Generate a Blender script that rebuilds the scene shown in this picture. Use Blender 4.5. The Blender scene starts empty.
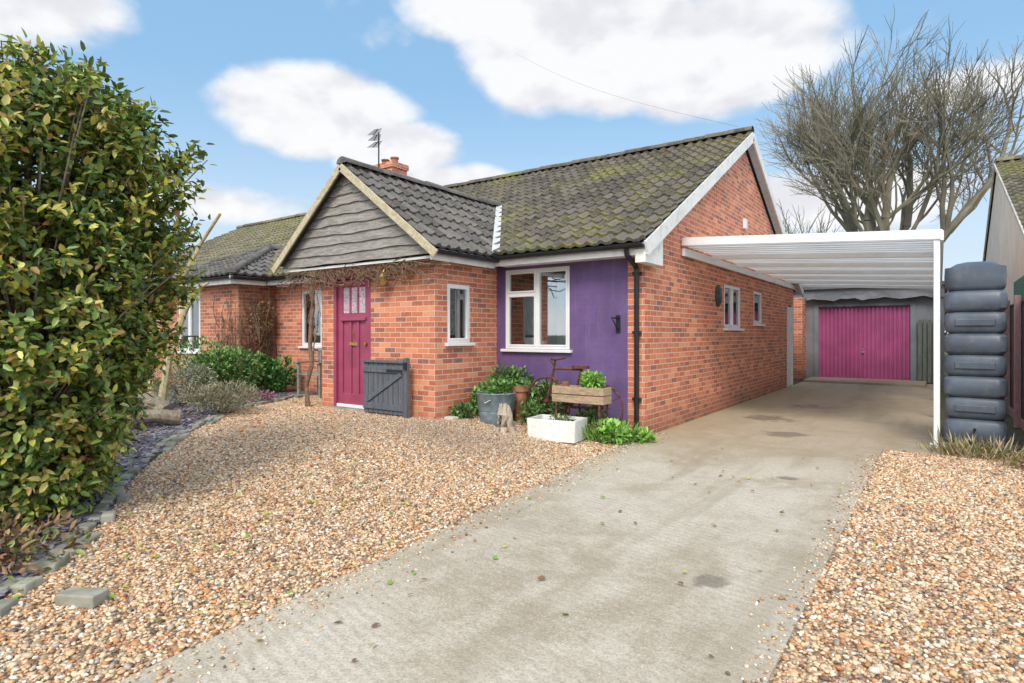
import bpy, math, random, bmesh
import numpy as np
from mathutils import Vector, Matrix
random.seed(7); rng=np.random.default_rng(7)
S=bpy.context.scene
S.view_settings.view_transform='Standard'; S.view_settings.look='None'; S.view_settings.exposure=0
def lnk(o): S.collection.objects.link(o); return o
# ---------------------------------------------------------------- materials
class NT:
    def __init__(s,name):
        s.m=bpy.data.materials.new(name); s.m.use_nodes=True; s.t=s.m.node_tree; s.t.nodes.clear()
        s.out=s.n('ShaderNodeOutputMaterial')
    def n(s,typ,ins=None,**kw):
        nd=s.t.nodes.new(typ)
        for k,v in kw.items(): setattr(nd,k,v)
        if ins:
            for k,v in ins.items():
                if isinstance(v,bpy.types.NodeSocket): s.t.links.new(v,nd.inputs[k])
                else: nd.inputs[k].default_value=v
        return nd
    def math(s,op,a,b=0.0,c=0.0,clamp=False): return s.n('ShaderNodeMath',{0:a,1:b,2:c},operation=op,use_clamp=clamp).outputs[0]
    def mix(s,f,a,b,bt='MIX'):
        nd=s.n('ShaderNodeMix',data_type='RGBA',blend_type=bt)
        for k,v in ((0,f),(6,a),(7,b)):
            if isinstance(v,bpy.types.NodeSocket): s.t.links.new(v,nd.inputs[k])
            else: nd.inputs[k].default_value=v if k==0 else (v[0],v[1],v[2],1)
        return nd.outputs[2]
    def ramp(s,f,lo,hi): return s.n('ShaderNodeMapRange',{0:f,1:lo,2:hi,3:0.0,4:1.0},interpolation_type='SMOOTHSTEP').outputs[0]
    def noise(s,vec,scale,detail=3,rough=.6,dist=0.0): return s.n('ShaderNodeTexNoise',{'Vector':vec,'Scale':scale,'Detail':detail,'Roughness':rough,'Distortion':dist}).outputs[0]
    def obj(s): return s.n('ShaderNodeTexCoord').outputs['Object']
    def uv(s): return s.n('ShaderNodeTexCoord').outputs['UV']
    def bump(s,h,st,dist=.01,nrm=None):
        d={'Height':h,'Strength':st,'Distance':dist}
        if nrm: d['Normal']=nrm
        return s.n('ShaderNodeBump',d).outputs[0]
    def pr(s,col,rough=.8,nrm=None,metal=0.0,spec=.5):
        d={'Base Color':col if isinstance(col,bpy.types.NodeSocket) else (*col,1),'Roughness':rough,'Metallic':metal,'Specular IOR Level':spec}
        if nrm: d['Normal']=nrm
        p=s.n('ShaderNodeBsdfPrincipled',d); s.t.links.new(p.outputs[0],s.out.inputs[0]); return s.m
def C(c,k): return tuple(min(1,x*k) for x in c)
def simple(name,c,rough=.7,var=.25,scale=6,bs=0.2,bscale=60,metal=0.0,spec=.4,dirt=None):
    t=NT(name); o=t.obj(); n1=t.noise(o,scale,2)
    col=t.mix(t.ramp(n1,.3,.7),C(c,1-var),C(c,1+var*.6))
    if dirt: col=t.mix(t.math('MULTIPLY',t.ramp(t.noise(o,scale*2.7,4,.7),.48,.72),.6),col,dirt)
    return t.pr(col,rough,t.bump(t.noise(o,bscale,1),bs,.004) if bs>.1 else None,metal,spec)
def m_brick(name='brick',k=1.0,painted=None):
    t=NT(name); uv=t.uv(); o=t.obj()
    b=t.n('ShaderNodeTexBrick',{'Vector':uv,'Color1':(0,0,0,1),'Color2':(1,1,1,1),'Mortar':(.5,.5,.5,1),'Scale':1.0,'Mortar Size':.006,'Mortar Smooth':.25,'Bias':0.0,'Brick Width':.225,'Row Height':.075})
    b.offset=.5
    big=t.noise(o,.9,2); sm=t.noise(o,38,2,.7)
    c=t.mix(b.outputs[0],(.72*k,.235*k,.12*k),(.41*k,.105*k,.057*k))
    c=t.mix(t.ramp(b.outputs[0],.84,1.0),c,(.25*k,.11*k,.10*k))
    c=t.mix(t.math('MULTIPLY',t.ramp(b.outputs[0],.16,.0),.6),c,(.80*k,.36*k,.19*k))
    c=t.mix(t.math('MULTIPLY',t.ramp(sm,.35,.7),.30),c,(.74*k,.38*k,.24*k))
    c=t.mix(t.math('MULTIPLY',t.ramp(big,.45,.75),.25),c,(.36*k,.15*k,.09*k))
    z=t.n('ShaderNodeSeparateXYZ',{0:o}).outputs[2]
    c=t.mix(b.outputs[1],c,(.66*k,.54*k,.43*k))
    damp=t.math('MULTIPLY',t.math('SUBTRACT',1.0,t.ramp(t.math('ADD',z,t.math('MULTIPLY',big,.3)),.15,.65)),.5)
    c=t.mix(damp,c,(.19,.11,.08))
    if painted:
        c=t.mix(t.ramp(t.noise(o,1.7,4,.65),.3,.75),C(painted,.80),C(painted,1.22))
        st=t.n('ShaderNodeMapping',{'Vector':o,'Scale':(6,6,.5)}).outputs[0]
        c=t.mix(t.math('MULTIPLY',t.ramp(t.noise(st,2,4,.7),.5,.75),.22),c,(.30,.24,.34))
        c=t.mix(damp,c,(.13,.11,.12))
        h=t.math('ADD',t.math('MULTIPLY',b.outputs[1],-.16),t.math('MULTIPLY',t.noise(o,25,2),.3))
        return t.pr(c,.65,t.bump(h,.4,.01))
    h=t.math('SUBTRACT',t.math('MULTIPLY',sm,.4),b.outputs[1])
    return t.pr(c,.88,t.bump(h,.6,.008),spec=.25)
def m_tile(name,moss,base=(.085,.078,.072)):
    t=NT(name); uv=t.uv(); o=t.obj()
    sn=t.n('ShaderNodeVectorMath',{0:uv,1:(.2,.33,1)},operation='SNAP').outputs[0]
    wn=t.n('ShaderNodeTexWhiteNoise',{0:sn}).outputs[0]
    c=t.mix(wn,C(base,.62),C(base,1.5))
    c=t.mix(t.math('MULTIPLY',t.ramp(t.noise(o,30,3,.7),.4,.75),.5),c,(.25,.235,.20))
    s=t.n('ShaderNodeSeparateXYZ',{0:uv})
    fr=t.math('FRACT',t.math('DIVIDE',s.outputs[1],.33))
    mm=t.math('ADD',t.math('ADD',t.noise(o,.8,3,.65),t.math('MULTIPLY',t.noise(o,17,3,.75),.62)),t.math('MULTIPLY',s.outputs[1],.014*moss))
    mm=t.math('ADD',mm,t.math('MULTIPLY',t.ramp(fr,.30,.0),.14))
    mk=t.math('MULTIPLY',t.ramp(mm,1.16-moss*.28,1.34-moss*.22),.85)
    mc=t.mix(t.ramp(t.noise(o,9,2),.35,.65),(.27,.245,.07),(.15,.155,.05))
    c=t.mix(mk,c,mc)
    return t.pr(c,.85,t.bump(t.noise(o,45,2),.5,.01),spec=.3)
def m_concrete():
    t=NT('concrete'); o=t.obj()
    a=t.noise(o,.6,4,.65,.6); b=t.noise(o,3.5,4,.7); f=t.noise(o,80,2,.7); f2=t.noise(o,22,3,.75)
    c=t.mix(t.ramp(a,.38,.62),(.385,.315,.225),(.56,.49,.39))
    c=t.mix(t.math('MULTIPLY',t.ramp(b,.42,.66),.45),c,(.65,.575,.47))
    c=t.mix(t.math('MULTIPLY',t.ramp(f2,.48,.68),.36),c,(.31,.255,.185))
    c=t.mix(t.math('MULTIPLY',t.ramp(f,.5,.68),.5),c,(.25,.21,.16))
    c=t.mix(t.math('MULTIPLY',t.ramp(f,.46,.32),.4),c,(.72,.65,.55))
    st=t.n('ShaderNodeMapping',{'Vector':o,'Scale':(1.3,.14,1.0),'Location':(4.2,0,0)}).outputs[0]
    c=t.mix(t.math('MULTIPLY',t.ramp(t.noise(st,1.6,3,.65),.48,.66),.5),c,(.31,.25,.165))
    s=t.n('ShaderNodeSeparateXYZ',{0:o})
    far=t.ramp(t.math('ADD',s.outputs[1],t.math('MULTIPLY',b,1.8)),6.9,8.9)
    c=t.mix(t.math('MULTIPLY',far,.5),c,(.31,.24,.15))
    edge=t.ramp(t.math('ADD',s.outputs[0],t.math('MULTIPLY',b,.9)),-1.95,-2.8)
    c=t.mix(t.math('MULTIPLY',edge,.5),c,(.36,.31,.19))
    wet=None
    for (x,y,r) in ((-1.05,3.35,.10),(-2.3,10.4,.38),(-1.75,8.9,.26),(-2.0,12.6,.35),(-1.2,6.2,.08)):
        dx=t.math('SUBTRACT',s.outputs[0],x); dy=t.math('SUBTRACT',s.outputs[1],y)
        d=t.math('SQRT',t.math('ADD',t.math('MULTIPLY',dx,dx),t.math('MULTIPLY',dy,dy)))
        d=t.math('ADD',d,t.math('MULTIPLY',t.math('SUBTRACT',b,.5),r*2.6))
        w=t.ramp(d,r*1.15,r*.7); wet=w if wet is None else t.math('MAXIMUM',wet,w)
    c=t.mix(t.math('MULTIPLY',wet,.62),c,(.17,.145,.12))
    rot=t.n('ShaderNodeMapping',{'Vector':o,'Rotation':(0,0,.22)}).outputs[0]
    rg=t.n('ShaderNodeTexWave',{'Vector':rot,'Scale':5.2,'Distortion':5.5,'Detail':2.0,'Detail Scale':.8,'Detail Roughness':.7},bands_direction='Y').outputs[1]
    c=t.mix(t.math('MULTIPLY',t.math('MULTIPLY',rg,t.ramp(a,.42,.6)),.2),c,(.25,.21,.15))
    h=t.math('ADD',t.math('MULTIPLY',rg,.28),f)
    rough=t.math('SUBTRACT',t.math('ADD',.45,t.math('MULTIPLY',a,.5)),t.math('MULTIPLY',wet,.4))
    return t.pr(c,rough,t.bump(h,.5,.008),spec=.3)
def m_gravelbase():
    t=NT('gravel_base'); o=t.obj()
    v=t.n('ShaderNodeTexVoronoi',{'Vector':o,'Scale':55.0})
    sp=t.n('ShaderNodeSeparateColor',{0:v.outputs['Color']})
    c=t.mix(sp.outputs[0],(.33,.19,.10),(.62,.43,.26)); c=t.mix(t.ramp(sp.outputs[1],.7,.95),c,(.66,.56,.43))
    c=t.mix(t.ramp(v.outputs['Distance'],.3,.8),c,(.13,.085,.055))
    return t.pr(c,.8)
def m_slate():
    t=NT('slate_chippings'); o=t.obj()
    v=t.n('ShaderNodeTexVoronoi',{'Vector':o,'Scale':26.0})
    sp=t.n('ShaderNodeSeparateColor',{0:v.outputs['Color']})
    c=t.mix(sp.outputs[0],(.07,.06,.07),(.21,.19,.21)); c=t.mix(t.ramp(t.noise(o,1.3,3),.5,.6),c,(.09,.06,.04))
    return t.pr(c,.7,t.bump(t.math('SUBTRACT',1.0,v.outputs['Distance']),.8,.02))
def m_col(name,rough=.6,trans=0.0,spec=.4):
    t=NT(name); at=t.n('ShaderNodeAttribute',attribute_name='Col').outputs[0]
    if trans:
        p=t.n('ShaderNodeBsdfPrincipled',{'Base Color':at,'Roughness':rough,'Specular IOR Level':spec})
        tr=t.n('ShaderNodeBsdfTranslucent',{0:at}); mx=t.n('ShaderNodeMixShader',{0:trans,1:p.outputs[0],2:tr.outputs[0]})
        t.t.links.new(mx.outputs[0],t.out.inputs[0]); return t.m
    return t.pr(at,rough,None,spec=spec)
def m_glass():
    t=NT('window_glass'); g=t.n('ShaderNodeBsdfGlossy',{0:(1,1,1,1),1:.02}); tr=t.n('ShaderNodeBsdfTransparent',{0:(.75,.8,.82,1)})
    f=t.n('ShaderNodeFresnel',{0:1.8}); fm=t.math('ADD',t.math('MULTIPLY',f.outputs[0],1.0),.12,clamp=True)
    mx=t.n('ShaderNodeMixShader',{0:fm,1:tr.outputs[0],2:g.outputs[0]}); t.t.links.new(mx.outputs[0],t.out.inputs[0]); return t.m
def m_sheet():
    t=NT('translucent_white_sheet'); o=t.obj()
    c=t.mix(t.ramp(t.noise(t.n('ShaderNodeMapping',{'Vector':o,'Scale':(.6,5,1)}).outputs[0],1.5,3),.35,.7),(.66,.67,.66),(.84,.85,.85))
    d=t.n('ShaderNodeBsdfDiffuse',{0:c}); tr=t.n('ShaderNodeBsdfTranslucent',{0:c})
    mx=t.n('ShaderNodeMixShader',{0:.5,1:d.outputs[0],2:tr.outputs[0]}); t.t.links.new(mx.outputs[0],t.out.inputs[0]); return t.m
def m_ground():
    t=NT('ground_grass'); o=t.obj()
    c=t.mix(t.ramp(t.noise(o,.8,4),.35,.65),(.05,.07,.025),(.10,.10,.045))
    c=t.mix(t.math('MULTIPLY',t.noise(o,30,2),.5),c,(.06,.045,.03))
    return t.pr(c,.95)
def m_wood(name,a,b,axis=(1,8,8),rough=.8):
    t=NT(name); o=t.n('ShaderNodeMapping',{'Vector':t.obj(),'Scale':axis}).outputs[0]
    c=t.mix(t.ramp(t.noise(o,4,3,.7,1.0),.3,.7),a,b)
    c=t.mix(t.math('MULTIPLY',t.ramp(t.noise(o,14,2,.8),.5,.8),.5),c,C(a,.45))
    return t.pr(c,rough,t.bump(t.noise(o,12,2),.4,.006),spec=.25)
BR=m_brick(); BR2=m_brick('brick_dull',.85); PUR=m_brick('purple_painted_brick',painted=(.140,.082,.215))
TILE1=m_tile('mossy_roof_tiles',.97,(.100,.085,.066)); TILE2=m_tile('grey_roof_tiles',.30,(.110,.100,.092)); TILE3=m_tile('old_roof_tiles',1.0,(.15,.13,.09))
CONC=m_concrete(); GRV=m_gravelbase(); SLT=m_slate(); GRD=m_ground(); GLASS=m_glass(); SHEET=m_sheet()
LEAF=m_col('leaf',.36,.22,.5); LEAF2=m_col('shrub_leaf',.45,0,.4); STONE=m_col('pebble_stone',.55,0,.4)
WHITE=simple('white_upvc',(.80,.80,.80),.35,.05,3,.05,20); WHITEP=simple('white_paint',(.80,.79,.76),.55,.06,3,.15,30,dirt=(.52,.50,.43))
BLACK=simple('black_plastic',(.018,.019,.022),.35,.2); LEAD=simple('lead_flashing',(.55,.55,.53),.6,.15)
DOOR=simple('plum_paint',(.34,.06,.12),.40,.14,3,.08,25); GDOOR=simple('magenta_garage_paint',(.36,.075,.20),.45,.16,1.5,.05)
WBOARD=m_wood('weathered_board',(.20,.185,.165),(.38,.355,.315)); BARGE=m_wood('bargeboard_wood',(.42,.35,.22),(.62,.54,.38),(3,3,3))
GATE=m_wood('slate_grey_paint',(.095,.105,.12),(.15,.16,.175),(8,8,1)); FENCE=m_wood('stained_fence',(.07,.042,.055),(.14,.09,.11),(8,8,1))
PLANK=m_wood('planter_wood',(.30,.21,.13),(.50,.37,.24),(2,8,8)); RUST=simple('rusty_metal',(.13,.055,.035),.8,.5,20,.5,90)
BARK=m_wood('bark',(.15,.12,.09),(.32,.27,.20),(6,6,2)); TREEB=simple('pale_bark',(.26,.235,.17),.9,.35,.7,.0); VINE=m_wood('vine_bark',(.13,.08,.05),(.29,.19,.12),(5,5,5))
CERAM=simple('sink_ceramic',(.80,.80,.78),.2,.04,5,.02,10,dirt=(.62,.60,.55)); GALV=simple('galvanised_steel',(.27,.34,.38),.45,.25,9,.15,40,.6)
TANK=simple('tank_plastic',(.085,.105,.135),.40,.2,3,.15,30,dirt=(.15,.16,.17)); RENDER=simple('cream_render',(.82,.68,.53),.9,.08,2,.3,60)
DARK=simple('dark_interior',(.05,.05,.055),.9); CURT=simple('curtain_cloth',(.70,.66,.60),.9,.1); GREY=simple('grey_panel',(.19,.20,.22),.7,.15,2)
TERRA=simple('terracotta',(.36,.15,.08),.8,.25); BRASS=simple('brass',(.5,.32,.1),.35,.2,metal=.8); SOIL=simple('soil',(.05,.033,.022),.95,.4,20,.8,50)
EDG=simple('edging_stone',(.31,.30,.235),.9,.4,4,.6,40,dirt=(.14,.17,.06)); ALU=simple('aluminium',(.45,.45,.46),.35,.1,metal=.8)
TARP=simple('grey_tarpaulin',(.12,.12,.13),.5,.3,3,.4,8); SAND=simple('pale_stone',(.55,.5,.42),.8,.2,8,.4,40)
# ---------------------------------------------------------------- mesh helpers
def empty(name,loc=(0,0,0)):
    e=lnk(bpy.data.objects.new(name,None)); e.location=loc; e.empty_display_size=.3; return e
def par(o,p):
    if p is not None:
        o.parent=p; o.matrix_parent_inverse=Matrix.Translation(-Vector(p.location))
    return o
def npmesh(name,V,F,mat,parent=None,cols=None,smooth=False):
    V=np.asarray(V,dtype=np.float32); F=np.asarray(F,dtype=np.int32); k=F.shape[1]
    m=bpy.data.meshes.new(name); m.vertices.add(len(V)); m.vertices.foreach_set('co',V.ravel())
    m.loops.add(F.size); m.loops.foreach_set('vertex_index',F.ravel())
    m.polygons.add(len(F)); m.polygons.foreach_set('loop_start',np.arange(len(F),dtype=np.int32)*k); m.polygons.foreach_set('loop_total',np.full(len(F),k,dtype=np.int32))
    if smooth: m.polygons.foreach_set('use_smooth',np.ones(len(F),dtype=bool))
    m.update(calc_edges=True)
    if cols is not None:
        a=m.attributes.new('Col','FLOAT_COLOR','POINT'); c=np.ones((len(V),4),dtype=np.float32); c[:,:3]=cols; a.data.foreach_set('color',c.ravel())
    m.materials.append(mat); o=lnk(bpy.data.objects.new(name,m)); return par(o,parent)
class B:
    def __init__(s): s.V=[]; s.F=[]
    def add(s,vs,fs):
        o=len(s.V); s.V+= [tuple(v) for v in vs]; s.F+=[tuple(i+o for i in f) for f in fs]
        return s
    def box(s,x0,x1,y0,y1,z0,z1,M=None):
        vs=[(x,y,z) for z in (z0,z1) for y in (y0,y1) for x in (x0,x1)]
        if M is not None: vs=[tuple(M@Vector(v)) for v in vs]
        return s.add(vs,[(0,2,3,1),(4,5,7,6),(0,1,5,4),(2,6,7,3),(0,4,6,2),(1,3,7,5)])
    def beam(s,p0,p1,w,h,side=None):
        p0=Vector(p0);p1=Vector(p1);d=(p1-p0).normalized(); sd=Vector(side) if side else d.cross(Vector((0,0,1)))
        if sd.length<1e-4: sd=Vector((1,0,0))
        sd.normalize(); u=sd.cross(d).normalized(); a=sd*w/2; b=u*h/2
        vs=[p+q for p in (p0,p1) for q in (-a-b,a-b,a+b,-a+b)]
        return s.add(vs,[(0,3,2,1),(4,5,6,7),(0,1,5,4),(1,2,6,5),(2,3,7,6),(3,0,4,7)])
    def tube(s,pts,r,n=8,cap=True):
        pts=[Vector(p) for p in pts]; rs=r if hasattr(r,'__len__') else [r]*len(pts); vs=[];fs=[]
        for i,p in enumerate(pts):
            d=(pts[min(i+1,len(pts)-1)]-pts[max(i-1,0)]); d=d.normalized() if d.length>1e-9 else Vector((0,0,1))
            a=d.cross(Vector((0,0,1)) if abs(d.z)<.95 else Vector((0,1,0))).normalized(); b=d.cross(a)
            for k in range(n):
                t=2*math.pi*k/n; vs.append(p+(a*math.cos(t)+b*math.sin(t))*rs[i])
        for i in range(len(pts)-1):
            for k in range(n):
                k2=(k+1)%n; fs.append((i*n+k,i*n+k2,(i+1)*n+k2,(i+1)*n+k))
        if cap: fs.append(tuple(range(n))[::-1]); fs.append(tuple(range((len(pts)-1)*n,len(pts)*n)))
        return s.add(vs,fs)
    def lathe(s,c,prof,n=24,sx=1,sy=1):
        vs=[];fs=[]
        for r,z in prof:
            for k in range(n):
                t=2*math.pi*k/n; vs.append((c[0]+math.cos(t)*r*sx,c[1]+math.sin(t)*r*sy,c[2]+z))
        for i in range(len(prof)-1):
            for k in range(n):
                k2=(k+1)%n; fs.append((i*n+k,i*n+k2,(i+1)*n+k2,(i+1)*n+k))
        return s.add(vs,fs)
    def build(s,name,mat,parent=None,bevel=0,smooth=False):
        m=bpy.data.meshes.new(name); m.from_pydata(s.V,[],s.F); m.update()
        uvl=m.uv_layers.new(name='UVMap')
        for p in m.polygons:
            n=p.normal; ax=max(range(3),key=lambda i:abs(n[i]))
            for li in p.loop_indices:
                v=m.vertices[m.loops[li].vertex_index].co
                uvl.data[li].uv=(v.y,v.z) if ax==0 else ((v.x,v.z) if ax==1 else (v.x,v.y))
            p.use_smooth=smooth
        m.materials.append(mat); o=lnk(bpy.data.objects.new(name,m))
        if bevel:
            md=o.modifiers.new('bevel','BEVEL'); md.width=bevel; md.segments=2; md.limit_method='ANGLE'
        if smooth:
            try: m.set_sharp_from_angle(angle=math.radians(40))
            except Exception: pass
        return par(o,parent)
def sstep(a,b,x):
    t=np.clip((x-a)/(b-a),0,1); return t*t*(3-2*t)
def gz(x,y): return .21*sstep(-3.35,-5.8,x)*sstep(1.5,5.5,y)
def gzf(x,y): return float(gz(np.float64(x),np.float64(y)))
# ---------------------------------------------------------------- ground
def coords(a,b,step,far):
    mid=list(np.arange(a,b+1e-6,step)); out=[]; d=step
    x=a
    while x>-far: d*=1.5; x-=d; out.append(x)
    hi=[]; d=step; x=b
    while x<far: d*=1.5; x+=d; hi.append(x)
    return np.array(out[::-1]+mid+hi)
def grid(name,xs,ys,off,mat,parent=None,zf=gz):
    X,Y=np.meshgrid(xs,ys); Z=zf(X,Y)+off; V=np.stack([X,Y,Z],-1).reshape(-1,3); nx=len(xs)
    i=np.arange(len(ys)-1)[:,None]*nx+np.arange(nx-1)[None]; i=i.ravel(); return npmesh(name,V,np.stack([i,i+1,i+nx+1,i+nx],1),mat,parent,smooth=True)
grid('ground',coords(-14,4,.4,500),coords(-4,22,.4,500),-.012,GRD)
gravel=empty('gravel',(-4,4,0))
grid('gravel_bed',np.arange(-14,1.31,.2),np.arange(-3,9.81,.2),0.0,GRV,gravel)
dl=[(-2.35,-3),(-2.5,0),(-2.66,1.04),(-2.85,3),(-3.05,5),(-3.22,6.6),(-3.3,7.5)]
b=B(); zc=.016
L=[(x,y) for x,y in dl]; R=[(-.56,y) for x,y in dl]
vs=[(x,y,zc) for x,y in L]+[(x,y,zc) for x,y in R]+[(x,y,-.06) for x,y in L]+[(x,y,-.06) for x,y in R]; n=len(L)
fs=[(i,i+n,i+n+1,i+1) for i in range(n-1)]+[(i,i+1,i+1+2*n,i+2*n) for i in range(n-1)]+[(i+n,i+3*n,i+3*n+1,i+n+1) for i in range(n-1)]
b.add(vs,fs)
b.box(-3.24,-.56,7.506,8.45,-.06,zc); b.box(-3.24,-.0,8.456,13.0,-.06,zc); b.box(-3.24,-.0,13.006,20.3,-.06,zc+.001)
b.build('concrete_driveway',CONC)
B().box(-3.2,-.3,18.9,20.4,.02,.09).build('garage_apron',CONC,bevel=.01)
edge=[(-2.9,.1),(-3.5,.6),(-4.0,.98),(-4.43,1.38),(-5.19,1.92),(-6.07,2.42),(-7.38,3.37),(-8.42,4.46),(-9.3,5.6),(-9.9,7.0)]
E=np.array(edge)
def edge_y(x): return np.interp(x,E[::-1,0],E[::-1,1])
def inbed(x,y):
    return (x<-2.9)&(y<edge_y(x))|(x<-9.9)
xs=np.arange(-14,-2.89,.1)
nb=26; V=[];F=[]
for i,x in enumerate(xs):
    yt=float(edge_y(x)) if x>-9.9 else 7.6
    for j in range(nb):
        y=-2+(yt+2)*j/(nb-1); V.append((x,y,gzf(x,y)+.018))
for i in range(len(xs)-1):
    for j in range(nb-1): a=i*nb+j; F.append((a,a+nb,a+nb+1,a+1))
bed=empty('slate_flower_bed',(-8,3,.1)); npmesh('slate_surface',V,F,SLT,bed,smooth=True)
b=B()
for row in (0,1):
  for i in range(len(edge)-1):
    p=Vector(edge[i]);q=Vector(edge[i+1])
    L_=(q-p).length; k=max(1,int(L_/.21)); d=(q-p).normalized()
    for j in range(k):
        if row and random.random()<.35: continue
        c=p+d*(L_*(j+.5)/k); c=c+Vector((-d.y,d.x))*(-.05 if row else .05)*(1 if d.x<0 else -1)
        g=gzf(c.x,c.y); M=Matrix.Translation((c.x+random.uniform(-.02,.02),c.y+random.uniform(-.02,.02),g+.018+.006*row))@Matrix.Rotation(math.atan2(d.y,d.x)+random.uniform(-.2,.2),4,'Z')@Matrix.Rotation(random.uniform(-.14,.14),4,'X')@Matrix.Rotation(random.uniform(-.08,.08),4,'Y')
        l=random.uniform(.07,.10); b.box(-l,l,-.045,.045,-.06,.022+random.uniform(-.014,.016),M)
b.build('bed_edging',EDG,bed,bevel=.014)
M=Matrix.Translation((-3.62,1.22,.03))@Matrix.Rotation(.5,4,'Z')
B().box(-.11,.11,-.055,.055,-.03,.035,M).build('loose_brick',EDG,bevel=.008)
ico=[]
ph=(1+5**.5)/2
for a_,b_ in ((1,ph),(-1,ph),(1,-ph),(-1,-ph)): ico+= [(0,a_,b_),(a_,b_,0),(b_,0,a_)]
ico=np.array(ico)/math.sqrt(1+ph*ph)
bm=bmesh.new(); [bm.verts.new(v) for v in ico]; bmesh.ops.convex_hull(bm,input=bm.verts[:]); bm.verts.index_update(); IF=np.array([[v.index for v in f.verts] for f in bm.faces]); IV=np.array([v.co[:] for v in bm.verts]); bm.free()
def stones(name,x,y,r,cols,mat,parent,flat=.6,z=None):
    n=len(x); th=rng.uniform(0,2*np.pi,n); sc=np.stack([r*rng.uniform(.9,1.4,n),r*rng.uniform(.65,1.0,n),r*rng.uniform(flat*.75,flat*1.25,n)],1)
    P=IV[None]*sc[:,None]*rng.uniform(.8,1.15,(n,12,1)); c,s=np.cos(th)[:,None],np.sin(th)[:,None]
    t2=rng.normal(0,.35,n)[:,None]; Px=P[...,0]*np.cos(t2)-P[...,2]*np.sin(t2); Pz=P[...,0]*np.sin(t2)+P[...,2]*np.cos(t2)
    X=Px*c-P[...,1]*s+x[:,None]; Y=Px*s+P[...,1]*c+y[:,None]; Z=Pz+(gz(x,y) if z is None else z)[:,None]+ (r*rng.uniform(.1,.6,n))[:,None]
    V=np.stack([X,Y,Z],-1).reshape(-1,3); F=(IF[None]+(np.arange(n)*12)[:,None,None]).reshape(-1,3)
    return npmesh(name,V,F,mat,parent,cols=np.repeat(cols,12,0),smooth=True)
def concl(y): return np.interp(y,[p[1] for p in dl],[p[0] for p in dl])
N=330000; x=rng.uniform(-10,1.15,N); y=rng.uniform(.0,9.6,N)
dep=-.5827*x+.8127*y; wob_=.03*np.sin(y*3.1)+.02*np.sin(y*7.7+1)
ok=(~inbed(x,y))&(dep>1.2)&~((x>concl(y)+wob_+rng.normal(0,.03,N))&(x<-.56+wob_*.6+rng.normal(0,.018,N))&(y<8.46))&~((y>7.5)&(x<-.56))&~((y>8.45)&(x<.02))&~((x<-5.7)&(x>-8.2)&(y>6.1))
x=x[ok];y=y[ok];n=len(x)
pal=np.array([(.66,.49,.31),(.58,.36,.19),(.50,.24,.10),(.38,.31,.24),(.74,.66,.54),(.15,.11,.08),(.60,.43,.26),(.34,.17,.09),(.68,.54,.37)])
pc=pal[rng.choice(9,n,p=[.18,.19,.13,.10,.08,.06,.12,.07,.07])]*rng.uniform(.8,1.25,(n,1))
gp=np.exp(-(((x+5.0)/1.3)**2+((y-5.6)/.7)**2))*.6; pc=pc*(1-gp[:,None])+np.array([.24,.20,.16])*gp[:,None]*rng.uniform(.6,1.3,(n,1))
r=rng.gamma(9,.00095,n)+.0028
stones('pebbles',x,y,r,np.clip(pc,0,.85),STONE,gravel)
n=1900; y2=rng.uniform(.5,8,n); sd=rng.random(n)<.6; x2=np.where(sd,concl(y2)+np.abs(rng.normal(0,.16,n)),-.56-np.abs(rng.normal(0,.08,n)))
stones('stray_pebbles',x2,y2,rng.gamma(9,.0006,n)+.003,pal[rng.integers(0,9,n)],STONE,gravel,z=np.full(n,zc))
N=32000; x=rng.uniform(-11,-2.9,N); y=rng.uniform(-.5,7,N); ok=inbed(x,y)&(rng.random(N)<.75); x=x[ok];y=y[ok];n=len(x)
stones('slate_chips',x,y,rng.uniform(.012,.035,n),np.array([(.19,.17,.195)])*rng.uniform(.4,1.8,(n,1)),STONE,bed,flat=.25,z=gz(x,y)+.018)
# ---------------------------------------------------------------- leaves
def leaves(name,P,D,Nn,L,Wd,cols,parent=None,mat=None):
    D=D/np.linalg.norm(D,axis=1,keepdims=True); Sd=np.cross(D,Nn); Sd/=np.linalg.norm(Sd,axis=1,keepdims=True)+1e-9; Nn=np.cross(Sd,D)
    L=L[:,None];Wd=Wd[:,None]
    f=Wd*.16
    v=[P,P+D*L*.3+Sd*Wd*.5+Nn*f,P+D*L*.72+Sd*Wd*.4+Nn*f*.6-Nn*L*.04,P+D*L-Nn*L*.12,P+D*L*.72-Sd*Wd*.4+Nn*f*.6-Nn*L*.04,P+D*L*.3-Sd*Wd*.5+Nn*f]
    V=np.stack(v,1).reshape(-1,3); n=len(P); i=np.arange(n)*6
    F=np.concatenate([np.stack([i,i+1,i+2,i+3],1),np.stack([i,i+3,i+4,i+5],1)])
    return npmesh(name,V,F,mat or LEAF2,parent,cols=np.repeat(cols,6,0))
def unit(n):
    v=rng.normal(size=(n,3)); return v/np.linalg.norm(v,axis=1,keepdims=True)
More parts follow.
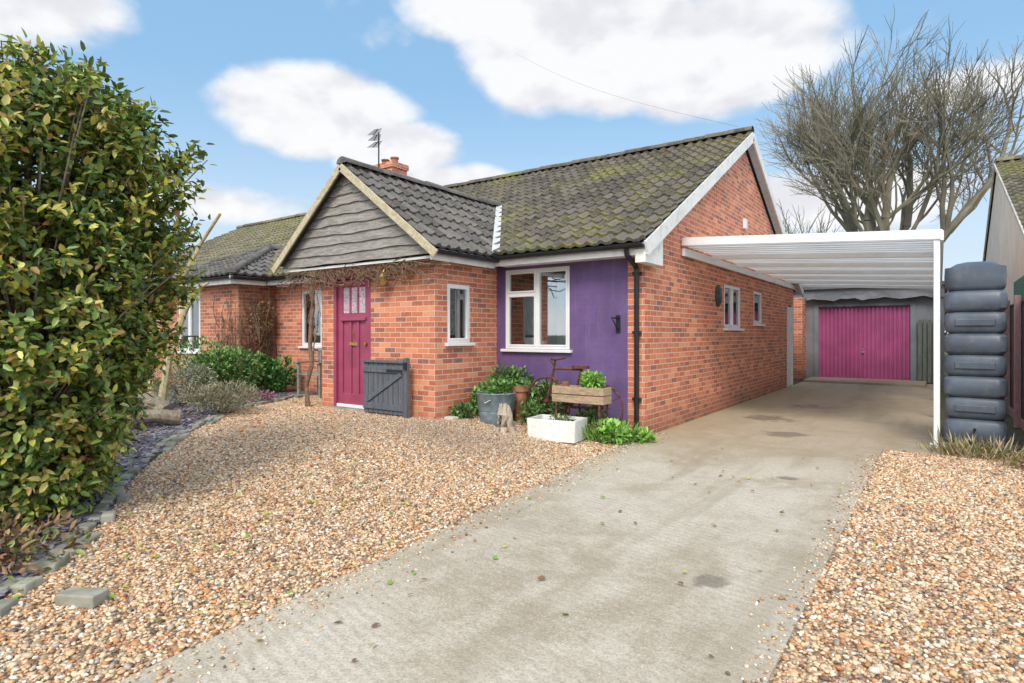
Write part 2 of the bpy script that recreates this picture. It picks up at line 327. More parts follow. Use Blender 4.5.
def shrub(name,c,w,h,n,ls,pal,parent=None,aspect=.5,d=None,up=.5,lobes=7):
    d=d or w; lc=[];lr=[]
    for i in range(lobes):
        lc.append((random.uniform(-.25,.25)*w,random.uniform(-.25,.25)*d,random.uniform(.35,.68)*h)); lr.append(random.uniform(.5,.8))
    k=rng.integers(0,lobes,n); u=unit(n); rad=rng.uniform(.45,1,n)**.5
    LC=np.array(lc)[k]; LR=np.array(lr)[k]
    P=LC+u*(rad*LR)[:,None]*np.array([w*.42,d*.42,h*.48]); P[:,2]=np.abs(P[:,2])
    D=u+np.array([0,0,up])+rng.normal(0,.5,(n,3)); Nn=u*.5+np.array([0,0,.8])+rng.normal(0,.5,(n,3))
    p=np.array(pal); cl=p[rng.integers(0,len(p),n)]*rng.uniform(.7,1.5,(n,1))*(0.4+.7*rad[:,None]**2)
    e=empty(name,c) if parent is None else parent
    leaves('foliage',P+np.array(c),D,Nn,rng.uniform(.6,1.3,n)*ls,rng.uniform(.8,1.2,n)*ls*aspect,cl,e)
    b=B()
    for i in range(9):
        a=random.uniform(0,6.3); q=(c[0]+math.cos(a)*w*.3,c[1]+math.sin(a)*d*.3,c[2]+h*random.uniform(.5,.85)); b.tube([c,((c[0]+q[0])/2+.03,(c[1]+q[1])/2,c[2]+h*.35),q],[.012,.008,.004],4)
    b.build('stems',VINE,e); return e
# hedge
hc=np.array([-5.74,1.56,0.0]); hedge=empty('variegated_hedge',tuple(hc))
zt=[.05,.35,.7,1.1,1.6,2.1,2.5,2.8,3.05,3.3,3.45]; rt=[.45,.56,.68,.80,.92,1.0,1.0,.96,.87,.66,.35]
nt=2300; tz=rng.uniform(.12,3.45,nt); ta=rng.uniform(0,2*np.pi,nt)
lump=1+.09*np.sin(ta*3+tz*2.1)+.07*np.sin(ta*5-tz*3.7+1)+.05*np.sin(ta*9+tz*6)
Rr=np.interp(tz,zt,rt)*(lump+rng.normal(0,.06,nt))
q=rng.random(nt); rr=Rr*np.where(q<.75,rng.uniform(.85,1.08,nt),rng.uniform(.4,.85,nt))
tip=np.stack([hc[0]+np.cos(ta)*rr,hc[1]+np.sin(ta)*rr*1.0,tz],1)
outd=np.stack([np.cos(ta),np.sin(ta),.45+(tz-1.8)*.3+rng.normal(0,.25,nt)],1); outd/=np.linalg.norm(outd,axis=1,keepdims=True)
per=25; k=np.repeat(np.arange(nt),per); n=len(k); s=rng.uniform(-.26,.06,n)
P=tip[k]+outd[k]*s[:,None]+rng.normal(0,.032,(n,3)); P[:,2]=np.maximum(P[:,2],.06)
D=outd[k]*.5+unit(n)*.9+np.array([0,0,-.15]); Nn=outd[k]*.75+np.array([0,0,.6])+rng.normal(0,.38,(n,3))
lp=np.array([(.10,.175,.035),(.17,.25,.045),(.26,.33,.065),(.06,.10,.025),(.52,.48,.09),(.68,.58,.18),(.40,.22,.07)])
tw=rng.random(nt)[k]
pi=np.where(tw<.35,rng.choice(7,n,p=[.28,.22,.12,.22,.08,.05,.03]),np.where(tw<.7,rng.choice(7,n,p=[.2,.26,.20,.09,.15,.07,.03]),rng.choice(7,n,p=[.08,.13,.22,.04,.27,.20,.06])))
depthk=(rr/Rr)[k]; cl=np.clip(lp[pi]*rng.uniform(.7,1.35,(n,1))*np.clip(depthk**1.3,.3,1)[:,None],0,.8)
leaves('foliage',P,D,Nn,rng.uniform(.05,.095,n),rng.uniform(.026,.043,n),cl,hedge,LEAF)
b=B()
for i in range(0,nt,9):
    t=tip[i]+outd[i]*.08; mid=hc+(t-hc)*np.array([.45,.45,.7]); b.tube([hc+np.array([random.uniform(-.15,.15),random.uniform(-.15,.15),.3]),mid,t],[.018,.012,.004],4,False)
for i in range(5):
    a=i*1.3; b.tube([(hc[0]+.18*math.cos(a),hc[1]+.18*math.sin(a),-.05),(hc[0]+.25*math.cos(a),hc[1]+.25*math.sin(a),.8),(hc[0]+.5*math.cos(a+.4),hc[1]+.5*math.sin(a+.4),2.4)],[.05,.04,.02],7)
b.build('branches',BARK,hedge)
shrub('leaf_litter',(-4.85,1.2,.02),1.5,.12,700,.06,[(.20,.11,.05),(.28,.17,.08),(.13,.08,.04),(.16,.2,.05)],lobes=9,d=.8)
n=330; x=rng.uniform(-6.5,-.2,n); y=rng.uniform(1.2,7.5,n); w=rng.random(n)<.62; x[w]=rng.normal(-4.2,.9,w.sum()); y[w]=rng.normal(2.2,.9,w.sum())
D=unit(n); D[:,2]*=.15; Nn=np.array([0,0,1.])+rng.normal(0,.25,(n,3))
leaves('fallen_leaves',np.stack([x,y,gz(x,y)+.030],1),D,Nn,rng.uniform(.025,.06,n),rng.uniform(.018,.035,n),np.array([(.48,.44,.08),(.2,.32,.04),(.40,.22,.07),(.24,.12,.05),(.30,.17,.07)])[rng.integers(0,5,n)])
# ---------------------------------------------------------------- walls / windows
def wall(b,axis,c,a0,a1,z0,z1,ops,inw,dep=.1):
    P=(lambda a,d,z:(a,c+inw*d,z)) if axis=='y' else (lambda a,d,z:(c+inw*d,a,z))
    As=sorted({a0,a1,*[v for o in ops for v in o[:2]]}); Zs=sorted({z0,z1,*[v for o in ops for v in o[2:]]})
    for i in range(len(As)-1):
        for j in range(len(Zs)-1):
            ma=(As[i]+As[i+1])/2; mz=(Zs[j]+Zs[j+1])/2
            if any(o[0]<ma<o[1] and o[2]<mz<o[3] for o in ops): continue
            b.add([P(As[i],0,Zs[j]),P(As[i+1],0,Zs[j]),P(As[i+1],0,Zs[j+1]),P(As[i],0,Zs[j+1])],[(0,1,2,3)])
    for o in ops:
        for (p,q) in (((o[0],o[2]),(o[1],o[2])),((o[1],o[2]),(o[1],o[3])),((o[1],o[3]),(o[0],o[3])),((o[0],o[3]),(o[0],o[2]))):
            b.add([P(p[0],0,p[1]),P(q[0],0,q[1]),P(q[0],dep,q[1]),P(p[0],dep,p[1])],[(0,1,2,3)])
def window(name,parent,axis,c,a0,a1,z0,z1,inw,mull=(),trans=(),curtain=True,sill=True,back=.2):
    e=empty(name,((a0+a1)/2,c,z0) if axis=='y' else (c,(a0+a1)/2,z0)); par(e,parent)
    def bx(b,a,a2,d,d2,z,zz):
        p,q=c+inw*d,c+inw*d2; lo,hi=min(p,q),max(p,q)
        if axis=='y': b.box(a,a2,lo,hi,z,zz)
        else: b.box(lo,hi,a,a2,z,zz)
    f=.045; b=B()
    bx(b,a0,a0+f,.015,.075,z0,z1);bx(b,a1-f,a1,.015,.075,z0,z1);bx(b,a0+f,a1-f,.015,.075,z0,z0+f);bx(b,a0+f,a1-f,.015,.075,z1-f,z1)
    xs=[a0]+list(mull)+[a1]
    for m in mull: bx(b,m-.025,m+.025,.017,.073,z0+f,z1-f)
    for (i,tz_) in trans: bx(b,xs[i]+.03,xs[i+1]-.03,.018,.072,tz_-.022,tz_+.022)
    for i in range(len(xs)-1):
        zz=[z0+f]+[tz_ for (k,tz_) in trans if k==i]+[z1-f]
        for j in range(len(zz)-1):
            l=xs[i]+(f if i==0 else .025); r_=xs[i+1]-(f if i==len(xs)-2 else .025); lo=zz[j]+(.022 if j else 0); hi=zz[j+1]-(.022 if j<len(zz)-2 else 0); g=.024
            bx(b,l,l+g,.004,.06,lo,hi);bx(b,r_-g,r_,.004,.06,lo,hi);bx(b,l+g,r_-g,.004,.06,lo,lo+g);bx(b,l+g,r_-g,.004,.06,hi-g,hi)
    b.build('frame',WHITE,e,bevel=.004)
    b=B(); bx(b,a0+.03,a1-.03,.040,.046,z0+.03,z1-.03); b.build('glass',GLASS,e)
    if sill:
        b=B(); bx(b,a0-.05,a1+.05,-.06,.05,z0-.045,z0-.003); b.build('sill',WHITE,e,bevel=.006)
    b=B(); bx(b,a0-back,a1+back,.9,.92,z0-.2,z1+.05); b.build('room_back',DARK,e)
    b=B(); bx(b,a0-.02,a0-.01,.1,.9,z0,z1);bx(b,a1+.01,a1+.02,.1,.9,z0,z1);bx(b,a0,a1,.1,.9,z0-.03,z0-.02);bx(b,a0,a1,.1,.9,z1+.01,z1+.02); b.build('room_reveal',DARK,e)
    if curtain:
        b=B(); w=(a1-a0)*.22
        for (s0,s1) in ((a0+.03,a0+.03+w),(a1-.03-w,a1-.03)):
            k=14
            vs=[]
            for i in range(k+1):
                a=s0+(s1-s0)*i/k; d=.13+.02*math.sin(i*2.2)
                for z in (z0+.02,z1-.02): vs.append((a,c+inw*d,z) if axis=='y' else (c+inw*d,a,z))
            b.add(vs,[(2*i,2*i+2,2*i+3,2*i+1) for i in range(k)])
        b.build('curtains',CURT,e,smooth=True)
        b=B(); m_=(a0+a1)/2
        cc=(m_+.12,c+inw*.14,z0+.01) if axis=='y' else (c+inw*.14,m_+.12,z0+.01)
        b.lathe(cc,[(0,0),(.05,0),(.06,.1),(.03,.16),(.035,.22),(0,.22)],12); b.build('window_ornament',TERRA,e,smooth=True)
    return e
# ---------------------------------------------------------------- roofs
def roof(name,parent,o,ux,vx,W,Ln,mat,period=.2,g=.33,clips=()):
    o=np.array(o,float);ux=np.array(ux,float);ux/=np.linalg.norm(ux);vx=np.array(vx,float);vx/=np.linalg.norm(vx)
    nn=np.cross(ux,vx); nn=nn if nn[2]>0 else -nn
    na=int(W/period*8)+1; a=np.linspace(0,W,na); ph=(a/period)%1
    pr=.034*np.clip(np.cos((ph-.5)*2*np.pi)*1.3+.1,0,1.2)**.8
    nc=int(math.ceil(Ln/g)); V=[];F=[];UV=[]
    for j in range(nc):
        s0=j*g; s1=min(Ln,(j+1)*g+.03); base=len(V)
        jit=np.array([random.uniform(-.006,.006) for _ in range(int(W/period)+2)])[(a/period).astype(int)]
        js=np.array([random.uniform(-.010,.010) for _ in range(int(W/period)+2)])[(a/period).astype(int)]
        for (s,hh) in ((s0,-.012),(s0,.036),(s1,.0)):
            h=pr+hh+jit if hh>-.01 else pr+hh
            if hh<0: h=np.full(na,-.005)+pr*.6
            sv=(s+js)[:,None] if s==s0 else s
            P=o+ux*a[:,None]+vx*sv+nn*h[:,None]; V+=P.tolist(); UV+=[(x,s0+.01 if s==s0 else s1-.04) for x in a]
        for r_ in range(2):
            for i in range(na-1): k=base+r_*na+i; F.append((k,k+1,k+1+na,k+na))
    m=bpy.data.meshes.new(name); m.from_pydata(V,[],F); m.update(); uvl=m.uv_layers.new(name='UVMap'); li=np.zeros(len(m.loops),dtype=np.int32); m.loops.foreach_get('vertex_index',li)
    uvl.data.foreach_set('uv',np.array(UV,dtype=np.float32)[li].ravel()); m.materials.append(mat)
    q=[o-nn*.03,o+ux*W-nn*.03,o+ux*W+vx*Ln-nn*.03,o+vx*Ln-nn*.03]; un=B().add([tuple(p) for p in q],[(0,1,2,3)]).build('roof_underlay',DARK,parent)
    for me in (m,un.data):
        if clips:
            bm=bmesh.new(); bm.from_mesh(me)
            for (co_,no_) in clips: bmesh.ops.bisect_plane(bm,geom=bm.verts[:]+bm.edges[:]+bm.faces[:],plane_co=co_,plane_no=no_,clear_outer=True)
            bm.to_mesh(me); bm.free()
    par(lnk(bpy.data.objects.new(name,m)),parent)
def ridge(parent,p0,p1,mat,r=.12):
    p0=Vector(p0);p1=Vector(p1);d=p1-p0;k=max(1,int(d.length/.45));b=B()
    side=d.normalized().cross(Vector((0,0,1)))
    for i in range(k):
        dz=Vector((0,0,random.uniform(-.006,.010))); a=p0+d*i/k+dz; e=p0+d*(i+1.04)/k+dz; vs=[]
        for p,rr in ((a,r*1.08),(e,r)):
            for t in range(9):
                th=math.pi*t/8; vs.append(p+side*math.cos(th)*rr+Vector((0,0,1))*(math.sin(th)*rr*.85-.03))
        b.add(vs,[(t,t+1,t+10,t+9) for t in range(8)]+[tuple(range(9))])
    b.build('ridge_tiles',mat,parent)
HX=-3.23; FY=7.58; PX=-5.73; PF=6.15; EY=7.22; EZ=2.60; RY=12.6; RZ=5.45
house=empty('brick_house',(-7,12,0)); SP=-11.8
sl=Vector((0,RY-EY,RZ-EZ)); SLn=sl.length; XR=-3.06
roof('main_roof_front',house,(SP,EY,EZ),(1,0,0),tuple(sl),XR-SP,SLn,TILE1)
roof('main_roof_rear',house,(SP,2*RY-EY,EZ),(1,0,0),(0,-sl.y,sl.z),XR-SP,SLn,TILE1)
ridge(house,(SP,RY,RZ+.06),(XR-.02,RY,RZ+.06),TILE1)
PXr=-7.38; PZ=3.97; pe=-5.50; pl=2*PXr-pe+.20; pz=2.56; py=5.85
v=Vector((PXr-pe,0,PZ-pz)); roof('porch_roof_right',house,(pe,py,pz),(0,1,0),tuple(v),4.3,v.length,TILE2)
v2=Vector((PXr-pl,0,PZ-pz)); roof('porch_roof_left',house,(pl,py,pz),(0,1,0),tuple(v2),4.3,v2.length,TILE2)
ridge(house,(PXr,py,PZ+.05),(PXr,9.95,PZ+.05),TILE2,.11)
b=B()
va=Vector((pe+.02,EY+.0,EZ+.045)); vb=Vector((PXr,9.84,PZ+.085))
b.beam(va,vb,.12,.04); b.build('lead_valley',LEAD,house)
b=B(); wz=2.56
wall(b,'x',HX,FY,17.6,-.05,wz,[(11.2,12.35,1.51,2.33),(13.35,14.1,1.62,2.33),(16.75,17.5,0,2.15)],-1)
wall(b,'y',FY,-3.48,HX,-.05,wz,[],1)
wall(b,'x',PX,PF,FY,0,wz,[(6.40,6.92,1.27,2.13)],-1)
wall(b,'y',PF,-8.25,PX,0,wz,[(-7.95,-7.06,.18,2.34)],1)
wall(b,'x',-8.25,PF,FY,0,wz,[],1)
wall(b,'y',FY,SP,-8.25,0,wz,[(-10.85,-10.15,1.15,2.3)],1)
wall(b,'y',17.6,SP,HX,0,wz,[],-1)
b.add([(HX,FY,wz),(HX,17.6,wz),(HX,RY,wz+(17.6-RY)*sl.z/sl.y-.04)],[(0,1,2)])
b.build('brick_walls',BR,house)
b=B(); wall(b,'y',FY,PX,-3.48,-.05,wz,[(-5.57,-4.40,1.17,2.40)],1); b.build('purple_wall',PUR,house)
window('front_window',house,'y',FY,-5.57,-4.40,1.17,2.40,1,mull=(-4.98,),trans=((0,2.02),))
window('porch_window',house,'x',PX,6.40,6.92,1.27,2.13,-1,curtain=False,back=.1)
window('side_window',house,'x',HX,11.2,12.35,1.51,2.33,-1,mull=(11.77,))
window('side_window',house,'x',HX,13.35,14.1,1.62,2.33,-1)
window('front_window',house,'y',FY,-10.85,-10.15,1.15,2.3,1)
b=B(); b.box(HX-.06,HX-.02,16.78,17.47,.02,2.12); b.box(HX-.02,HX+.01,16.75,16.82,0,2.15); b.box(HX-.02,HX+.01,17.43,17.5,0,2.15); b.build('side_door',WHITEP,house,bevel=.004)
dr=empty('front_door',(-7.5,PF,.2)); par(dr,house)
yd=PF+.05; b=B()
b.box(-7.95,-7.89,PF+.0,PF+.09,.18,2.34);b.box(-7.12,-7.06,PF,PF+.09,.18,2.34);b.box(-7.89,-7.12,PF,PF+.09,2.27,2.34); b.build('door_frame',DOOR,dr,bevel=.004)
x0,x1=-7.885,-7.125; b=B(); b.box(x0,x1,yd+.012,yd+.045,.24,2.265)
for (a,c_) in ((x0,x0+.11),(x1-.11,x1)): b.box(a,c_,yd-.012,yd+.012,.24,2.265)
b.box(x0+.11,x1-.11,yd-.012,yd+.012,.24,.46); b.box(x0+.11,x1-.11,yd-.012,yd+.012,1.60,1.72); b.box(x0+.11,x1-.11,yd-.012,yd+.012,2.15,2.265)
w3=(x1-x0-.22)/3
for i in (1,2): b.box(x0+.11+w3*i-.03,x0+.11+w3*i+.03,yd-.010,yd+.012,.46,1.60); b.box(x0+.11+w3*i-.02,x0+.11+w3*i+.02,yd-.010,yd+.012,1.72,2.15)
b.box(x0+.08,x1-.08,yd-.04,yd-.012,1.61,1.66)
b.build('door_leaf',DOOR,dr,bevel=.006)
b=B(); b.box(x0+.115,x1-.115,yd+.004,yd+.010,1.73,2.14); b.build('door_glass',simple('obscure_glass',(.55,.42,.48),.15,.4,30,.4,40),dr)
b=B(); b.box(-7.60,-7.40,yd-.018,yd-.008,1.22,1.27); b.tube([(-7.20,yd-.05,1.25),(-7.20,yd-.01,1.25)],.025,10); b.tube([(-7.5,yd-.02,1.45),(-7.5,yd-.045,1.40),(-7.5,yd-.02,1.36)],.01,6); b.build('letterbox_and_knob',BRASS,dr)
b=B(); b.box(-8.0,-7.01,PF-.10,PF+.1,.12,.235); b.build('door_step',EDG,dr,bevel=.01)
b=B(); b.box(-7.89,-7.12,yd-.04,yd-.012,.24,.29); b.build('weather_bar',WHITE,dr,bevel=.004)
b=B(); zb=2.50; i=0; slp=(PZ-pz)/(pe-PXr)
while zb<PZ-.12:
    zt_=min(zb+.165,PZ-.06); sl_=((PZ-pz)/(PXr-pl)); xr0=PXr+(PZ-zb-.05)/slp; xl0=PXr-(PZ-zb-.05)/sl_; xr1=PXr+(PZ-zt_-.05)/slp; xl1=PXr-(PZ-zt_-.05)/sl_
    yb=5.985; w=.012*math.sin(i*1.7); k=12; vs=[]
    for t in range(k+1):
        f=t/k; vs.append((xl0+(xr0-xl0)*f,yb-.032,zb+w*math.sin(f*9+i)+.008*math.sin(f*23+i*2)))
    for t in range(k+1):
        f=t/k; vs.append((xl1+(xr1-xl1)*f,yb,zt_+.02))
    for t in range(k+1):
        f=t/k; vs.append((xl0+(xr0-xl0)*f,yb+.0,zb+w*math.sin(f*9+i)+.008*math.sin(f*23+i*2)))
    b.add(vs,[(t,t+1,t+k+2,t+k+1) for t in range(k)]+[(t,t+2*k+2,t+2*k+3,t+1) for t in range(k)])
    zb+=.15;i+=1
b.build('gable_boards',WBOARD,house)
b=B()
ap=Vector((PXr,5.83,PZ+.00)); 
for ex in (pe,pl):
    e=Vector((ex,5.83,pz-.0)); d=(e-ap).normalized(); b.beam(ap+Vector((0,0,-.04)),e+d*.10+Vector((0,0,-.04)),.03,.11,side=(0,1,0))
b.build('porch_bargeboards',BARGE,house,bevel=.004)
b=B(); b.box(pl-.0,pe-.06,5.99,PF+.6,2.44,2.475); b.box(pe-.33,pe-.06,PF+.6,EY+.1,2.44,2.475); b.box(pl,-8.26,PF+.6,EY+.3,2.44,2.475); b.build('porch_soffit',WHITEP,house)
b=B(); b.box(pe-.06,pe-.035,5.87,EY+.05,2.40,2.56); b.box(pe-.035,HX+.17,EY+.03,EY+.055,2.43,2.585); b.box(pe-.035,HX+.0,EY+.055,FY,2.445,2.47); b.box(SP,pl-.0,EY+.03,EY+.055,2.43,2.585); b.box(SP,-8.26,EY+.055,FY,2.445,2.47)
b.build('fascia_soffit',WHITEP,house,bevel=.003)
def gutter(b,p0,p1,r=.055):
    p0=Vector(p0);p1=Vector(p1);d=(p1-p0).normalized();s=d.cross(Vector((0,0,1)));vs=[]
    for p in (p0,p1):
        for t in range(9):
            th=math.pi*t/8; vs.append(p+s*math.cos(th)*r-Vector((0,0,1))*math.sin(th)*r)
        for t in range(8,-1,-1):
            th=math.pi*t/8; vs.append(p+s*math.cos(th)*(r-.006)-Vector((0,0,1))*math.sin(th)*(r-.006))
    b.add(vs,[(t,(t+1)%18,(t+1)%18+18,t+18) for t in range(18)]+[tuple(range(18))[::-1],tuple(range(18,36))])
b=B(); gutter(b,(pe+.02,EY-.03,2.565),(HX+.15,EY-.03,2.565)); gutter(b,(pe+.025,5.87,2.53),(pe+.025,EY+.05,2.53)); gutter(b,(SP,EY-.03,2.565),(pl-.1,EY-.03,2.565))
b.tube([(-3.33,EY-.02,2.52),(-3.33,EY+.0,2.44),(-3.33,FY-.06,2.30),(-3.33,FY-.05,2.22),(-3.33,FY-.05,.12),(-3.33,FY-.12,.05)],.034,10)
for z in (.5,1.4,2.2): b.box(-3.385,-3.275,FY-.075,FY-.005,z,z+.04)
b.build('gutter_downpipe',BLACK,house)
b=B(); ap=Vector((XR-.0,RY,RZ-.03))
for sg in (-1,1):
    e=Vector((XR,RY+sg*(RY-EY),EZ-.03)); b.beam(ap+Vector((0,0,-.05)),e+Vector((0,0,-.07)),.03,.19,side=(1,0,0))
b.add([(XR-.02,EY+.02,2.33),(XR-.02,EY+.62,2.33),(XR-.02,EY+.62,2.85),(XR-.02,EY+.02,2.58),(HX+.01,EY+.02,2.33),(HX+.01,EY+.62,2.33),(HX+.01,EY+.62,2.85),(HX+.01,EY+.02,2.58)],[(0,1,2,3),(4,7,6,5),(0,4,5,1),(0,3,7,4),(1,5,6,2)])
for sg in (-1,1): b.add([(XR,RY,RZ-.10),(HX,RY,RZ-.10),(HX,RY+sg*(RY-EY),EZ-.10),(XR,RY+sg*(RY-EY),EZ-.10)],[(0,1,2,3)])
b.build('main_bargeboards',WHITEP,house)
b=B(); cx,cy=-13.6,RY; b.box(cx-.42,cx+.42,cy-.3,cy+.3,4.8,6.36); b.box(cx-.46,cx+.46,cy-.34,cy+.34,6.36,6.52); b.build('chimney_stack',BR,house)
b=B()
for dx in (-.2,.2): b.lathe((cx+dx,cy,6.52),[(.13,0),(.12,.04),(.10,.15),(.13,.17),(.13,.21),(.08,.21),(.08,.1)],16)
b.build('chimney_pots',TERRA,house,smooth=True)
b=B(); ax_=cx-.10; b.tube([(ax_,cy-.36,5.9),(ax_,cy-.36,7.45)],.022,6)
for z,w_ in ((7.42,.40),(7.25,.36),(7.05,.42)):
    b.tube([(ax_-w_*.6,cy-.36,z),(ax_+w_*.6,cy-.36-.25,z+.02)],.012,5)
    for k in range(6): 
        q=(ax_-w_*.6+w_*1.2*k/5,cy-.36-.25*k/5,z+.01); l=.20-.014*k; b.tube([(q[0]-.15*l,q[1]-l,q[2]-.05),(q[0]+.15*l,q[1]+l,q[2]+.05)],.008,4)
b.build('tv_aerial',BLACK,house)
b=B(); b.tube([(-6.62,PF-.01,2.30),(-6.62,PF-.14,2.34),(-6.62,PF-.16,2.28)],.012,6); b.lathe((-6.62,PF-.16,2.10),[(.02,0),(.06,.02),(.075,.12),(.085,.13),(.03,.19),(.0,.2)],10); b.build('wall_lantern',BRASS,house)
b=B()
b.lathe((0,0,0),[(.0,.05),(.10,.05),(.14,.03),(.15,0)],20,sx=1.35); M=Matrix.Translation((HX+.005,10.8,2.08))@Matrix.Rotation(math.pi/2,4,'Y'); b.V=[tuple(M@Vector(v)) for v in b.V]; b.build('wall_ornament',simple('dark_green_metal',(.04,.06,.055),.5,.5,12),house,smooth=True)  # dark oval ornament hung on the side wall, not a lamp
b=B(); b.box(HX+.003,HX+.06,12.45,12.62,3.52,3.72); b.build('gable_vent',WHITEP,house,bevel=.01)
b=B(); b.tube([(-3.62,FY-.02,1.62),(-3.62,FY-.22,1.62)],.012,6); b.tube([(-3.62,FY-.02,1.45),(-3.62,FY-.18,1.6)],.008,6); b.box(-3.65,-3.59,FY-.02,FY-.004,1.42,1.66); b.build('basket_bracket',BLACK,house)
# ---------------------------------------------------------------- adjoining house
nb_=empty('brick_house',(-15,12,0))
roof('main_roof_front',nb_,(-22,EY,EZ),(1,0,0),tuple(sl),22+SP-.01,SLn,TILE3)
roof('main_roof_rear',nb_,(-22,2*RY-EY,EZ),(1,0,0),(0,-sl.y,sl.z),22+SP-.01,SLn,TILE3)
ridge(nb_,(-22,RY,RZ+.06),(SP,RY,RZ+.06),TILE3)
nY=6.74; nx0,nx1=-15.95,-11.8; ex0,ex1=nx0-.25,nx1+.25; nr=(ex0+ex1)/2; nz=3.55; fy=nY-.3; hw=(ex1-ex0)/2
cR=((ex1,fy,0),(-1,-1,0)); cL=((ex0,fy,0),(1,-1,0))
v=Vector((nr-ex1,0,nz-EZ)); roof('wing_roof_right',nb_,(ex1,fy,EZ),(0,1,0),tuple(v),3.6,v.length,TILE2,clips=[cR])
v=Vector((nr-ex0,0,nz-EZ)); roof('wing_roof_left',nb_,(ex0,fy,EZ),(0,1,0),tuple(v),3.6,v.length,TILE2,clips=[cL])
v=Vector((0,hw,nz-EZ)); roof('wing_roof_front',nb_,(ex0,fy,EZ),(1,0,0),tuple(v),ex1-ex0,v.length,TILE2,clips=[((ex1,fy,0),(1,1,0)),((ex0,fy,0),(-1,1,0))])
ridge(nb_,(nr,fy+hw,nz+.05),(nr,9.4,nz+.05),TILE2)
ridge(nb_,(ex1,fy,EZ+.06),(nr,fy+hw,nz+.06),TILE2,.10); ridge(nb_,(ex0,fy,EZ+.06),(nr,fy+hw,nz+.06),TILE2,.10)
b=B(); wall(b,'y',nY,nx0,nx1,0,2.56,[(-14.35,-13.35,1.0,2.38)],1); wall(b,'x',nx1,nY,FY+.3,0,2.56,[],-1)
wall(b,'y',17.6,-22,SP,0,2.56,[],-1); wall(b,'y',FY,-22,nx0,0,2.56,[],1); b.build('brick_walls',BR2,nb_)
window('front_window',nb_,'y',nY,-14.35,-13.35,1.0,2.38,1,mull=(-13.85,))
b=B(); b.box(ex1-.05,ex1-.025,fy,EY,2.42,2.58); b.box(ex0,ex1-.05,fy+.025,fy+.05,2.42,2.58); b.box(nx1,ex1-.05,fy+.05,EY+.3,2.44,2.465); b.box(nx0,nx1,fy+.05,nY,2.44,2.465);b.build('fascia',WHITEP,nb_)
b=B(); gutter(b,(ex1+.03,fy,2.56),(ex1+.03,EY-.0,2.56)); gutter(b,(ex0,fy-.03,2.56),(ex1+.05,fy-.03,2.56)); b.build('gutter',BLACK,nb_)
# ---------------------------------------------------------------- carport
cp=empty('carport',(-1.6,12,2.6)); cy0,cy1=8.95,17.9; cxl,cxr=HX+.02,.02; zl,zr=2.80,2.60
def cz(x): return zl+(zr-zl)*(x-cxl)/(cxr-cxl)
b=B(); b.beam((cxl+.0,cy0,cz(cxl)+.015),(cxr,cy0,cz(cxr)+.015),.03,.12,side=(0,1,0)); b.beam((cxr+.0,cy0-.015,cz(cxr)),(cxr+.0,cy1,cz(cxr)),.035,.12); b.build('fascia',WHITE,cp,bevel=.004)
b=B(); y=cy0+.02; vs=[]
while y<cy1:
    for (yy,h) in ((y,0),(y+.16,0),(y+.175,.06),(y+.235,.06),(y+.25,0)):
        vs+= [(cxl,yy,cz(cxl)+h-.03),(cxr-.02,yy,cz(cxr)+h-.03)]
    y+=.25
n=len(vs)//2; b.add(vs,[(2*i,2*i+1,2*i+3,2*i+2) for i in range(n-1)]); b.build('ribbed_roof_sheet',SHEET,cp)
b=B()
for yy in (10.4,11.9,13.4,14.9,16.4,cy1-.1): b.beam((cxl,yy,cz(cxl)-.075),(cxr-.02,yy,cz(cxr)-.075),.04,.07,side=(0,1,0))
for yy in (cy0,12.0,15.0,cy1-.1): b.box(cxr-.085,cxr-.02,yy+.005,yy+.07,0.01,cz(cxr)-.05)
b.box(cxr-.13,cxr+.02,cy0-.02,cy0+.12,0.005,.05); b.box(cxl-.015,cxl+.03,cy0+.03,cy1,cz(cxl)-.20,cz(cxl)-.08)
b.build('posts_and_beams',WHITE,cp,bevel=.004)
# ---------------------------------------------------------------- garage
ga=empty('garage',(-1.8,22,0)); GY=20.2
b=B(); wall(b,'y',GY,-4.6,.1,0,2.75,[(-3.05,-.62,.0,2.28)],1); wall(b,'x',.1,GY,25,0,2.75,[],-1); b.build('garage_walls',GREY,ga)
b=B(); wall(b,'y',GY-.6,-4.6,-3.35,0,2.5,[],1); wall(b,'x',-3.35,GY-.6,GY,0,2.5,[],-1); b.build('brick_pier',BR,ga)
b=B(); x=-3.0;vs=[]
while x<-.68:
    for (xx,d) in ((x,0),(x+.055,0),(x+.065,.035),(x+.095,.035),(x+.105,0)):
        vs+=[(xx,GY+.05+d,.09),(xx,GY+.05+d,2.22)]
    x+=.107
b.add(vs,[(2*i,2*i+2,2*i+3,2*i+1) for i in range(len(vs)//2-1)]); b.build('garage_door',GDOOR,ga)
b=B(); b.box(-1.88,-1.80,GY+.02,GY+.05,.85,.90); b.tube([(-1.84,GY+.0,.95),(-1.84,GY+.04,.95)],.02,8); b.build('door_handle',ALU,ga)
b=B(); b.box(-3.13,-3.0,GY-.03,GY+.06,.05,2.3); b.box(-.68,-.55,GY-.03,GY+.06,.05,2.3); b.box(-3.0,-.68,GY-.03,GY+.06,2.22,2.3); b.box(-3.4,.1,GY-.05,GY-.01,2.42,2.75); b.build('door_surround',GREY,ga,bevel=.005)
b=B(); k=18; vs=[]
for j in range(5):
    for i in range(k+1):
        xx=-3.3+3.3*i/k; vs.append((xx,GY-.25+.35*j/4*1.2,2.42+.11*j+.03*math.sin(i*1.3+j)+.02*math.sin(i*2.9)))
b.add(vs,[(j*(k+1)+i,j*(k+1)+i+1,(j+1)*(k+1)+i+1,(j+1)*(k+1)+i) for j in range(4) for i in range(k)]); b.build('tarpaulin_cover',TARP,ga,smooth=True)
